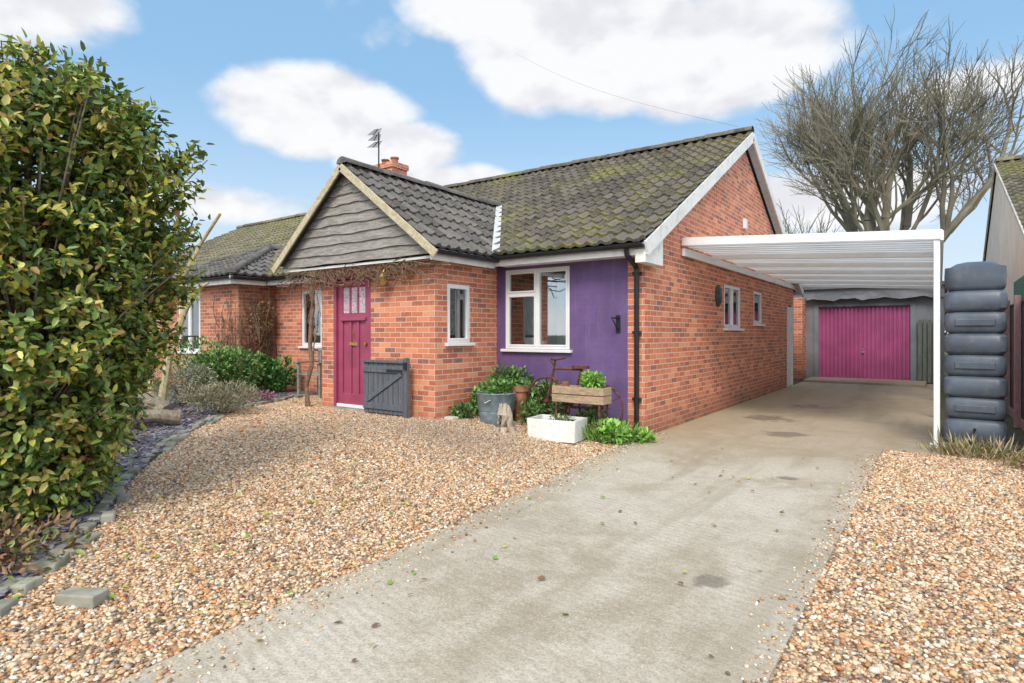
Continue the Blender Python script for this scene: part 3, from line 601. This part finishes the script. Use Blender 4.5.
b=B(); b.box(-4.7,.2,GY-.15,25,2.75,2.85); b.build('garage_roof',TARP,ga)
b=B()
for i in range(5): b.box(-.50+.11*i,-.41+.11*i,GY-.12,GY-.08,.05,1.8+.03*math.sin(i*3))
b.build('stacked_boards',m_wood('green_board',(.10,.13,.11),(.2,.2,.17),(8,8,1)),ga)
# ---------------------------------------------------------------- water tank
tk=empty('water_tank',(.35,9.12,0)); tz0=.09; Mt=Matrix.Translation((.345,9.14,0))@Matrix.Rotation(math.radians(-3),4,'Z')
def rrect(hx,hy,r,n=6):
    out=[]
    for (sx,sy,a0) in ((1,1,0),(-1,1,90),(-1,-1,180),(1,-1,270)):
        for i in range(n+1):
            a=math.radians(a0+90*i/n); out.append((sx*(hx-r)+r*math.cos(a),sy*(hy-r)+r*math.sin(a)))
    return out
b=B(); z=tz0; rings=[]
heights=[.30]+[.255]*6+[.33]
for i,h in enumerate(heights):
    e_=.0 if i%2==0 else .008
    for f,ins in ((0,.055),(.05,.03),(.16,.006+e_),(.5,e_),(.84,.006+e_),(.95,.03),(1.0,.055)):
        rings.append((z+h*f,ins))
    z+=h
rings[-2]=(z-.05,.05); rings[-1]=(z,.12); rings.append((z+.02,.2))
vs=[];fs=[]
for (zz,ins) in rings:
    rr_=rrect(.305-ins,.25-ins,min(.10,.24-ins)); rn=len(rr_)
    for (x_,y_) in rr_: vs.append(tuple(Mt@Vector((x_,y_,zz))))
for i in range(len(rings)-1):
    for k in range(rn): fs.append((i*rn+k,i*rn+(k+1)%rn,(i+1)*rn+(k+1)%rn,(i+1)*rn+k))
fs.append(tuple(range((len(rings)-1)*rn,len(rings)*rn)))
b.add(vs,fs); b.build('tank_body',TANK,tk,smooth=True)
b=B(); z=tz0
for i,h in enumerate(heights):
    if 0<i<7 and i%2: b.box(-.19,.19,-.258,-.240,z+h*.34,z+h*.66,Mt)
    z+=h
b.build('tank_panels',TANK,tk,bevel=.008)
b=B(); b.box(-.33,.33,-.28,.28,0,.085,Mt); b.build('tank_base',EDG,tk,bevel=.01)
b=B(); b.tube([Mt@Vector((0,-.25,.28)),Mt@Vector((0,-.33,.28)),Mt@Vector((0,-.34,.24))],.015,8); b.build('tap',BLACK,tk)
# fence right
FX=.99
fn=empty('timber_fence',(FX,12,0)); b=B(); y=8.2; i=0
while y<20:
    b.box(FX+.0+.008*(i%2),FX+.015+.008*(i%2),y,y+.115,.15,1.86+.006*math.sin(i*5)); y+=.10; i+=1
b.box(FX+.03,FX+.07,8.2,20,.4,.48);b.box(FX+.03,FX+.07,8.2,20,1.5,1.58); b.box(FX-.01,FX+.04,8.2,20,1.87,1.90);b.build('fence_boards',FENCE,fn)
b=B()
for k in range(8): b.box(FX-.09,FX-.01,8.1+1.75*k,8.2+1.75*k,0,1.98)
b.box(FX-.02,FX+.02,8.2,20,0,.145); b.build('fence_posts',m_wood('pinkish_post',(.26,.15,.15),(.38,.24,.23),(8,8,1)),fn,bevel=.005)
tr=empty('trellis',(FX,12,1.9)); b=B()
for i in range(26): b.box(FX+.05,FX+.065,10.5+i*.12,10.52+i*.12,1.9,2.3)
for j in range(4): b.box(FX+.065,FX+.08,10.5,13.6,1.93+.11*j,1.95+.11*j)
b.build('lattice',m_wood('green_trellis',(.10,.20,.16),(.14,.27,.2)),tr)
nh=empty('rendered_bungalow',(5,17,0)); nX=1.16; e0=11.5; rY=18.2; rZ=5.45; eZ=2.75
v=Vector((0,rY-e0,rZ-eZ)); roof('roof_front',nh,(nX-.10,e0,eZ),(1,0,0),tuple(v),8,v.length,TILE3); roof('roof_rear',nh,(nX-.10,2*rY-e0,eZ),(1,0,0),(0,-v.y,v.z),8,v.length,TILE3)
ridge(nh,(nX-.08,rY,rZ+.05),(nX+8,rY,rZ+.05),TILE3)
b=B(); b.add([(nX-.06,e0+.3,0),(nX-.06,2*rY-e0-.3,0),(nX-.06,2*rY-e0-.3,eZ+.05),(nX-.06,rY,rZ-.10),(nX-.06,e0+.3,eZ+.05)],[(0,1,2,3,4)]); b.box(nX+.001,nX+8,e0+.3,e0+.5,0,eZ+.05); b.build('rendered_walls',RENDER,nh)
b=B()
for sg in (-1,1): b.beam((nX-.11,rY,rZ-.04),(nX-.11,rY+sg*(rY-e0),eZ-.04),.03,.08,side=(1,0,0))
b.build('verge_boards',simple('grey_verge',(.60,.54,.45),.7),nh)
# ---------------------------------------------------------------- trees
def tree(name,base,height,spread,seed,mat,levels=6,stems=5,r0=.35,upb=.35,rmin=.012):
    R=random.Random(seed); b=B(); e=empty(name,base)
    def br(p,d,L,r,lv):
        n=4 if lv>1 else 3; pts=[p]; q=Vector(p); dd=d.copy()
        for i in range(n):
            dd=(dd+Vector((R.gauss(0,.11),R.gauss(0,.11),R.gauss(0,.06)+.04*upb))).normalized(); q=q+dd*(L/n); pts.append(q.copy())
        rs=[r*(1-.42*i/n) for i in range(n+1)]
        b.tube(pts,rs,7 if lv>=levels-1 else (4 if lv>2 else 3),False)
        if lv==0: return
        nc=R.choice((3,3,4) if lv>1 else (2,3,3)) if lv<levels else 4
        for c in range(nc):
            f=1.0 if c==0 else R.uniform(.3,1.0); idx=min(n-1,int(f*n)); t=f*n-idx; s=pts[idx].lerp(pts[min(idx+1,n)],t)
            an=R.uniform(.3,.8) if c else R.uniform(.05,.25)
            pv=dd.cross(Vector((R.gauss(0,1),R.gauss(0,1),R.gauss(0,1)))).normalized(); nd=(Matrix.Rotation(an,3,pv)@dd); nd=(nd+Vector((0,0,upb*.28))).normalized()
            br(s,nd,L*R.uniform(.62,.84),max(rmin,r*(.66 if c==0 else .48)),lv-1)
    base=Vector(base)
    b.tube([base,base+Vector((0,0,height*.2))],[r0*1.2,r0*.9],9,False)
    for i in range(stems):
        a=2*math.pi*i/stems+R.uniform(-.4,.4); sp=spread*R.uniform(.35,1.15); d=Vector((math.cos(a)*sp,math.sin(a)*sp,1)).normalized()
        br(base+Vector((math.cos(a)*.15,math.sin(a)*.15,height*.18)),d,height*.255,r0*.6,levels)
    b.build('trunk_and_branches',mat,e); return e
tree('bare_tree',(-2.4,35.6,0),16.6,.62,8,TREEB,levels=6,stems=5,r0=.50,rmin=.014)
tree('bare_tree',(-9.5,50,0),13,.5,11,TREEB,levels=4,stems=5,r0=.3,rmin=.02)
for (x_,y_,w_,h_) in ((3.5,45,12,4.5),(-10,48,14,4.0),(-40,45,30,4.5),(14,40,14,5)):
    shrub('distant_hedge',(x_,y_,0),w_,h_,2600,.5,[(.07,.08,.035),(.10,.10,.05),(.12,.10,.07)],d=5,lobes=14)
e=empty('pruned_tree',(-9.98,4.41,.2)); b=B(); g=.2
b.tube([(-9.98,4.41,g-.05),(-9.90,4.5,g+.8),(-9.65,4.62,g+1.55),(-9.75,4.62,g+2.0),(-9.42,4.75,g+2.6),(-9.0,4.85,g+3.05)],[.07,.06,.05,.045,.03,.022],8)
b.tube([(-9.66,4.62,g+1.5),(-9.4,4.7,g+1.9),(-9.25,4.8,g+2.0)],[.035,.025,.02],7); b.tube([(-9.72,4.62,g+2.0),(-9.9,4.55,g+2.35),(-10.05,4.5,g+2.7)],[.035,.028,.02],7)
b.tube([(-10.1,4.35,g-.05),(-10.2,4.35,g+.9),(-10.05,4.4,g+1.8)],[.05,.04,.03],7)
b.build('trunk',m_wood('lichen_bark',(.34,.28,.13),(.56,.49,.3),(4,4,2)),e,smooth=True)
shrub('santolina_bush',(-10.2,4.9,.2),1.15,.85,3600,.045,[(.30,.32,.20),(.38,.38,.26),(.2,.21,.12)],aspect=.3)
shrub('lavender_bush',(-8.75,4.72,.2),1.1,.52,4000,.05,[(.27,.28,.17),(.34,.33,.20),(.18,.19,.11),(.25,.19,.13)],aspect=.22,up=1)
shrub('green_shrub',(-10.8,5.85,.2),1.6,1.15,5200,.065,[(.09,.19,.04),(.13,.25,.06),(.18,.30,.08)])
shrub('laurel_shrub',(-11.0,6.95,.2),.95,.85,1600,.11,[(.07,.18,.04),(.11,.25,.06)])
shrub('heather_plant',(-9.55,5.9,.2),.6,.22,900,.03,[(.45,.10,.28),(.3,.08,.18),(.1,.15,.05)],aspect=.5)
shrub('ground_cover_plant',(-7.9,2.9,.15),.9,.25,700,.06,[(.12,.2,.05),(.17,.22,.06),(.24,.14,.07)])
shrub('ground_cover_plant',(-9.1,3.4,.15),1.2,.4,1200,.06,[(.12,.15,.05),(.24,.17,.10),(.15,.10,.06)])
b=B()
for (p,q,r_) in (((-8.75,3.95,.3),(-9.25,3.75,.42),.13),((-8.45,4.0,.25),(-8.7,3.5,.3),.1),((-9.3,4.2,.28),(-9.6,3.9,.5),.12)):
    b.tube([p,((p[0]+q[0])/2,(p[1]+q[1])/2,(p[2]+q[2])/2+.03),q],[r_,r_*.9,r_*.8],9)
b.build('log_pile',BARK,bevel=.01)
bn=empty('wooden_bench',(-9.6,7.1,.2)); b=B()
for x_ in (-9.95,-9.3):
    b.box(x_,x_+.05,6.85,6.9,.2,.85); b.box(x_,x_+.05,7.3,7.35,.2,1.1); b.box(x_-.01,x_+.06,6.82,7.33,.85,.88)
for i in range(5): b.box(-9.95,-9.25,6.86+.09*i,6.93+.09*i,.62,.645)
for i in range(6): b.box(-9.89+.1*i,-9.83+.1*i,7.31,7.335,.7,1.06)
b.box(-9.95,-9.25,7.3,7.34,1.06,1.13); b.build('bench_frame',WBOARD,bn,bevel=.005)
# ---------------------------------------------------------------- vine
vn=empty('wisteria_vine',(-8.3,6,.2)); b=B(); R=random.Random(5)
def wob(p,q,n,amp):
    p=Vector(p);q=Vector(q); return [p.lerp(q,i/n)+(Vector((R.gauss(0,amp),R.gauss(0,amp*.5),R.gauss(0,amp))) if 0<i<n else Vector()) for i in range(n+1)]
b.tube(wob((-8.35,5.98,.15),(-8.32,6.02,2.35),9,.035),[.035]*10,7); b.tube(wob((-8.42,5.97,.15),(-8.25,6.02,2.4),9,.05),[.02]*10,6)
for i in range(46):
    x_=R.uniform(-8.8,-6.0); L_=R.uniform(.4,1.1); z_=R.uniform(2.25,2.47); b.tube(wob((x_,PF-.12+R.uniform(-.05,.05),z_),(x_+L_*R.choice((-1,1)),PF-.14,z_+R.uniform(-.2,.06)),6,.04),R.uniform(.007,.015),5,False)
for i in range(95):
    x_=R.uniform(-8.7,-5.9); z_=2.4; b.tube(wob((x_,PF-.14,z_),(x_+R.uniform(-.35,.35),PF-.15-R.uniform(0,.15),z_-R.uniform(.08,.34)*(2.2 if x_<-8.1 else 1)),5,.03),.005,4,False)
b.build('vine_stems',VINE,vn)
vn=empty('climbing_plant',(-11.7,7,.2)); b=B()
for i in range(60):
    y_=R.uniform(6.75,7.55); b.tube(wob((-11.77,y_,.2+R.uniform(0,1)),(-11.70-R.uniform(0,.05),min(7.5,max(6.7,y_+R.uniform(-.5,.5))),R.uniform(1.2,2.5)),7,.05),.008,4,False)
for i in range(30):
    x_=R.uniform(-12.6,-11.8); b.tube(wob((x_,nY-.03,.2+R.uniform(0,1)),(x_+R.uniform(-.4,.3),nY-.06,R.uniform(1.2,2.4)),7,.05),.008,4,False)
b.build('stems',VINE,vn)
shrub('x',(-11.6,7.1,1.2),.4,1.2,500,.05,[(.18,.16,.06),(.26,.15,.09)],parent=vn,d=.8)
# ---------------------------------------------------------------- grey gate
gt=empty('wooden_gate',(-6.6,5.98,.2)); b=B(); y0=5.98
for i in range(8): b.box(-7.02+.105*i,-6.925+.105*i,y0,y0+.02,.24,.98)
for z_ in (.30,.84): b.box(-7.02,-6.17,y0-.022,y0-.001,z_,z_+.09)
b.box(-6.155,-6.09,y0-.03,y0+.035,.18,1.06); b.box(-7.04,-6.16,y0-.03,y0+.03,.982,1.02)
b.beam((-6.98,y0-.012,.40),(-6.22,y0-.012,.83),.02,.07,side=(0,1,0))
b.build('gate_boards',GATE,gt,bevel=.004)
b=B(); b.box(-6.5,-6.18,y0-.035,y0-.024,.86,.89); b.box(-6.13,-6.08,y0-.06,y0-.03,.9,1.0); b.build('hinge',BLACK,gt)
# ---------------------------------------------------------------- front clutter
sk=empty('belfast_sink',(-4.05,6.75,.05)); Ms=Matrix.Translation((-4.05,6.66,.04))@Matrix.Rotation(.12,4,'Z')
b=B(); hx,hy,H,w_=.34,.23,.27,.035
o_=rrect(hx,hy,.03,4); i_=rrect(hx-w_,hy-w_,.03,4); ob_=rrect(hx-.01,hy-.01,.03,4); n=len(o_)
vs=[Ms@Vector((x,y,0)) for x,y in ob_]+[Ms@Vector((x,y,H)) for x,y in o_]+[Ms@Vector((x,y,H)) for x,y in i_]+[Ms@Vector((x,y,.06)) for x,y in i_]
fs=[(r_*n+k,r_*n+(k+1)%n,(r_+1)*n+(k+1)%n,(r_+1)*n+k) for r_ in range(3) for k in range(n)]+[tuple(range(3*n,4*n))]
b.add(vs,fs); b.build('sink_body',CERAM,sk,bevel=.006)
B().add([Ms@Vector((x*.98,y*.98,.19)) for x,y in i_],[tuple(range(n))]).build('soil',SOIL,sk)
shrub('x',tuple(Ms@Vector((.05,.02,.18))),.35,.12,120,.05,[(.12,.2,.05),(.2,.26,.08)],parent=sk,d=.2)
tb=empty('galvanised_tub_planter',(-5.0,6.75,.13)); tc=(-5.05,6.66,gzf(-5.05,6.66))
b=B().lathe(tc,[(.0,.0),(.22,0),(.225,.02),(.245,.16),(.242,.17),(.252,.18),(.27,.40),(.282,.415),(.27,.425),(.255,.41),(.24,.3)],28)
b.tube([(tc[0]+.0,tc[1]-.27,tc[2]+.34),(tc[0]+.05,tc[1]-.32,tc[2]+.30),(tc[0]+.1,tc[1]-.26,tc[2]+.34)],.008,6); b.build('tub',GALV,tb,smooth=True)
B().lathe(tc,[(0,.35),(.25,.35)],24).build('soil',SOIL,tb)
shrub('x',(tc[0],tc[1],tc[2]+.36),.5,.26,300,.07,[(.10,.24,.05),(.17,.32,.08)],parent=tb)
tp=empty('terracotta_pot',(-4.9,7.08,.15)); B().lathe((-4.92,7.06,.10),[(.0,0),(.09,0),(.105,.48),(.13,.48),(.13,.55),(.10,.55),(.09,.4),(0,.4)],20).build('pot',TERRA,tp,smooth=True)
shrub('wall_shrub',(-5.42,6.95,.15),.65,.55,1200,.075,[(.08,.19,.04),(.13,.28,.06),(.2,.34,.1)])
shrub('wall_shrub',(-5.3,7.3,.15),.75,.8,1300,.075,[(.07,.15,.04),(.11,.22,.05)])
shrub('wall_shrub',(-4.75,7.3,.1),.7,.7,1100,.075,[(.08,.17,.04),(.13,.25,.06)])
shrub('wall_shrub',(-4.66,6.95,.1),.35,.4,420,.06,[(.08,.17,.04),(.15,.28,.07)])
shrub('wall_shrub',(-5.55,6.55,.18),.35,.26,350,.06,[(.09,.18,.05),(.15,.25,.08)])
b=B(); c=(-4.68,6.36,.09)
for k in range(6):
    a=k*1.05; b.tube([(c[0]+.17*math.cos(a),c[1]+.17*math.sin(a),c[2]-.05),(c[0]+.09*math.cos(a),c[1]+.09*math.sin(a),c[2]+.08),(c[0]+.05*math.cos(a),c[1]+.05*math.sin(a),c[2]+.24),(c[0]+.06*math.cos(a),c[1]+.03*math.sin(a),c[2]+.36+.06*math.sin(k*3))],[.03,.055,.06,.022],7)
b.build('driftwood_stump',m_wood('driftwood',(.30,.24,.18),(.55,.46,.36),(5,5,1.5)),smooth=True)
B().box(-5.62,-5.45,6.2,6.34,.17,.25).build('stone_block',SAND,bevel=.02)
bc=empty('rusty_bicycle',(-4.6,7.3,.1)); b=B()
def wheel(b,c,r):
    pts=[(c[0]+r*math.cos(t*math.pi/12),c[1],c[2]+r*math.sin(t*math.pi/12)) for t in range(25)]; b.tube(pts,.018,6,False)
    for t in range(0,24,2): b.tube([c,(c[0]+r*math.cos(t*math.pi/12),c[1],c[2]+r*math.sin(t*math.pi/12))],.004,3,False)
    b.tube([(c[0],c[1]-.04,c[2]),(c[0],c[1]+.04,c[2])],.025,8)
by=6.98; wheel(b,(-4.50,by+.14,.46),.33); wheel(b,(-3.66,by+.14,.42),.32); by=7.12
P_={'bb':(-4.1,by,.40),'seat':(-3.95,by,.92),'head':(-4.38,by,.92),'h2':(-4.41,by,.80),'ra':(-3.66,by,.42),'fa':(-4.50,by,.46)}
for a_,c_ in (('bb','seat'),('bb','h2'),('head','seat'),('bb','ra'),('ra','seat'),('h2','fa'),('head','h2')): b.tube([P_[a_],P_[c_]],.02,6)
b.tube([(-4.38,by,.92),(-4.36,by,1.04),(-4.34,by-.2,1.06),(-4.24,by-.23,.99)],.014,6); b.tube([(-4.36,by,1.04),(-4.32,by+.2,1.06)],.014,6)
b.box(-4.07,-3.85,by-.05,by+.05,.93,.97); b.tube([(-4.1,by-.05,.40),(-4.1,by-.09,.24)],.01,5); b.build('bicycle_frame',RUST,bc)
pt=empty('wooden_trough_planter',(-3.9,7.0,.6)); b=B(); X0,X1,Y0,Y1=-4.22,-3.46,6.80,7.04
for z_ in (.50,.61): b.box(X0,X1,Y0,Y0+.02,z_,z_+.10); b.box(X0,X1,Y1-.02,Y1,z_,z_+.10); b.box(X0,X0+.02,Y0+.02,Y1-.02,z_,z_+.1); b.box(X1-.02,X1,Y0+.02,Y1-.02,z_,z_+.1)
b.box(X0+.02,X1-.02,Y0+.02,Y1-.02,.50,.53); b.build('trough',PLANK,pt,bevel=.004)
B().box(X0+.021,X1-.021,Y0+.021,Y1-.021,.53,.67).build('soil',SOIL,pt)
b=B()
for x_ in (X0+.05,X1-.07):
    for y_ in (Y0+.0,Y1-.02): b.box(x_,x_+.025,y_,y_+.02,.03,.499)
b.box(X0,X1,Y0+.03,Y0+.05,.2,.22); b.build('stand',RUST,pt)
shrub('x',(-3.72,6.92,.68),.5,.2,420,.07,[(.17,.36,.06),(.26,.45,.10)],parent=pt,d=.22)
b=B(); b.lathe((-4.08,6.92,.68),[(.0,0),(.04,0),(.055,.08),(.045,.08),(.03,.01)],12); b.build('small_pot',TERRA,pt)
def tuft(name,c,w,h,n,pal,parent=None,d=None,wd=1.0):
    d=d or w; P=np.stack([c[0]+rng.normal(0,.28,n)*w,c[1]+rng.normal(0,.28,n)*d,np.full(n,c[2])],1); D=np.stack([rng.normal(0,.45,n)+(P[:,0]-c[0])/w,rng.normal(0,.45,n)+(P[:,1]-c[1])/d,np.ones(n)],1)
    p=np.array(pal); return leaves(name,P,D,unit(n),rng.uniform(.3,1.1,n)*h,rng.uniform(.006,.014,n)*wd,p[rng.integers(0,len(p),n)]*rng.uniform(.7,1.2,(n,1)),parent)
tuft('green_bedding_plants',(-3.62,7.05,.02),.8,.28,500,[(.17,.38,.06),(.24,.44,.09)],d=.45,wd=1.6)
shrub('leafy_plant',(-3.42,6.95,.02),.5,.26,520,.09,[(.17,.38,.06),(.26,.46,.10)],d=.4)
shrub('leafy_plant',(-3.12,7.2,.02),.3,.14,200,.08,[(.17,.36,.06),(.26,.44,.09)])
shrub('leafy_plant',(-3.9,7.3,.03),.6,.4,500,.07,[(.11,.26,.05),(.17,.34,.08)],d=.3)
tuft('dry_grass_clump',(.36,8.55,.0),.6,.30,300,[(.62,.52,.32),(.48,.38,.22),(.2,.22,.08)],d=.3,wd=.7)
tuft('dry_grass_clump',(.75,8.2,.0),.5,.18,180,[(.5,.4,.22),(.42,.28,.14),(.2,.22,.08)],d=.4,wd=.7)
shrub('weedy_plant',(.8,8.0,.0),.5,.18,160,.04,[(.3,.16,.08),(.4,.2,.1),(.14,.18,.05)])
tuft('weedy_verge',(.05,8.75,.0),.4,.12,100,[(.26,.28,.10),(.4,.32,.15)],d=.3)
b=B(); p=Vector((-3.4,12.8,5.7)); q=Vector((-14.5,20.5,13.2)); b.tube([p.lerp(q,i/12)-Vector((0,0,.3*math.sin(math.pi*i/12))) for i in range(13)],.003,4); b.build('overhead_cable',GREY)
# ---------------------------------------------------------------- world
SEL,SAZ=46.0,160.0
W=bpy.data.worlds.new('World'); S.world=W; W.use_nodes=True; T=NT.__new__(NT); T.t=W.node_tree; T.t.nodes.clear()
out=T.n('ShaderNodeOutputWorld'); bg=T.n('ShaderNodeBackground',{1:.15}); T.t.links.new(bg.outputs[0],out.inputs[0])
sky=T.n('ShaderNodeTexSky'); sky.sky_type='NISHITA'; sky.sun_disc=False; sky.sun_elevation=math.radians(SEL); sky.sun_rotation=math.radians(SAZ); sky.air_density=1.0; sky.dust_density=1.0
gen=T.n('ShaderNodeTexCoord').outputs['Generated']; s=T.n('ShaderNodeSeparateXYZ',{0:gen})
az=T.math('ARCTAN2',s.outputs[0],s.outputs[1]); el=T.math('ARCSINE',s.outputs[2])
blobs=[(-28,26,14,7,1.15),(-17,24,12,6,1.05),(-38,30,10,5,.9),(-54,19.5,11,4.6,1.1),(-47,17.0,8,3.2,.9),(-75,24,8,4.5,.9),(-41,14.0,7,2.4,.8),(-62,11,11,2.2,.6),(4,18,10,2.4,.55),(-8,11,13,3.2,.7)]
den=None
for (a0,e0_,w_,h_,k_) in blobs:
    a=T.math('DIVIDE',T.math('SUBTRACT',az,math.radians(a0)),math.radians(w_)); e_=T.math('DIVIDE',T.math('SUBTRACT',el,math.radians(e0_)),math.radians(h_))
    qv=T.math('MULTIPLY',T.math('SUBTRACT',1.0,T.math('ADD',T.math('MULTIPLY',a,a),T.math('MULTIPLY',e_,e_)),clamp=True),k_)
    den=qv if den is None else T.math('MAXIMUM',den,qv)
mp=T.n('ShaderNodeMapping',{'Vector':gen,'Scale':(1,1,1.6)}).outputs[0]
n1=T.noise(mp,7.5,6,.52,.1)
mp2=T.n('ShaderNodeMapping',{'Vector':gen,'Scale':(1,1,1.6),'Location':(0,0,.05)}).outputs[0]
n2=T.noise(mp2,7.5,3,.52,.1)
dn=T.math('ADD',T.math('MULTIPLY',den,.9),T.math('MULTIPLY',T.math('SUBTRACT',n1,.5),1.15))
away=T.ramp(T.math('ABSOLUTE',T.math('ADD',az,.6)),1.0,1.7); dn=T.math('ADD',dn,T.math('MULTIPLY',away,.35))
mask=T.math('MULTIPLY',T.ramp(dn,.08,.50),.94)
cc=T.mix(T.ramp(T.math('SUBTRACT',n2,n1),-.08,.16),(6.7,6.7,6.7),(5.6,5.5,5.75))
haze=T.ramp(el,.42,.0)
skc=T.mix(T.math('MULTIPLY',haze,.75),T.mix(.7,T.n('ShaderNodeVectorMath',{0:sky.outputs[0],3:1.3},operation='SCALE').outputs[0],(2.1,4.0,6.0)),(5.3,5.9,6.4))
fin=T.mix(mask,skc,cc)
fin=T.n('ShaderNodeVectorMath',{0:fin,3:T.math('ADD',1.0,T.math('MULTIPLY',away,.75))},operation='SCALE').outputs[0]  # unseen sky away from the view boosted, added as ambient fill
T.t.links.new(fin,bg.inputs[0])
sd=bpy.data.lights.new('sun','SUN'); sd.energy=2.6; sd.angle=math.radians(20); sd.color=(1,.92,.80); so=lnk(bpy.data.objects.new('sun',sd))
el_,az_=math.radians(SEL),math.radians(SAZ); dv=Vector((math.sin(az_)*math.cos(el_),math.cos(az_)*math.cos(el_),math.sin(el_))); so.rotation_euler=dv.to_track_quat('Z','Y').to_euler(); so.location=dv*30
cd=bpy.data.cameras.new('camera'); cd.lens=20.99; cd.sensor_width=36; cd.shift_y=-.0073; cd.clip_end=2000; cd.clip_start=.05
co=lnk(bpy.data.objects.new('camera',cd)); co.location=(0,0,1.4); co.rotation_euler=(math.pi/2,0,math.radians(35.64)); S.camera=co
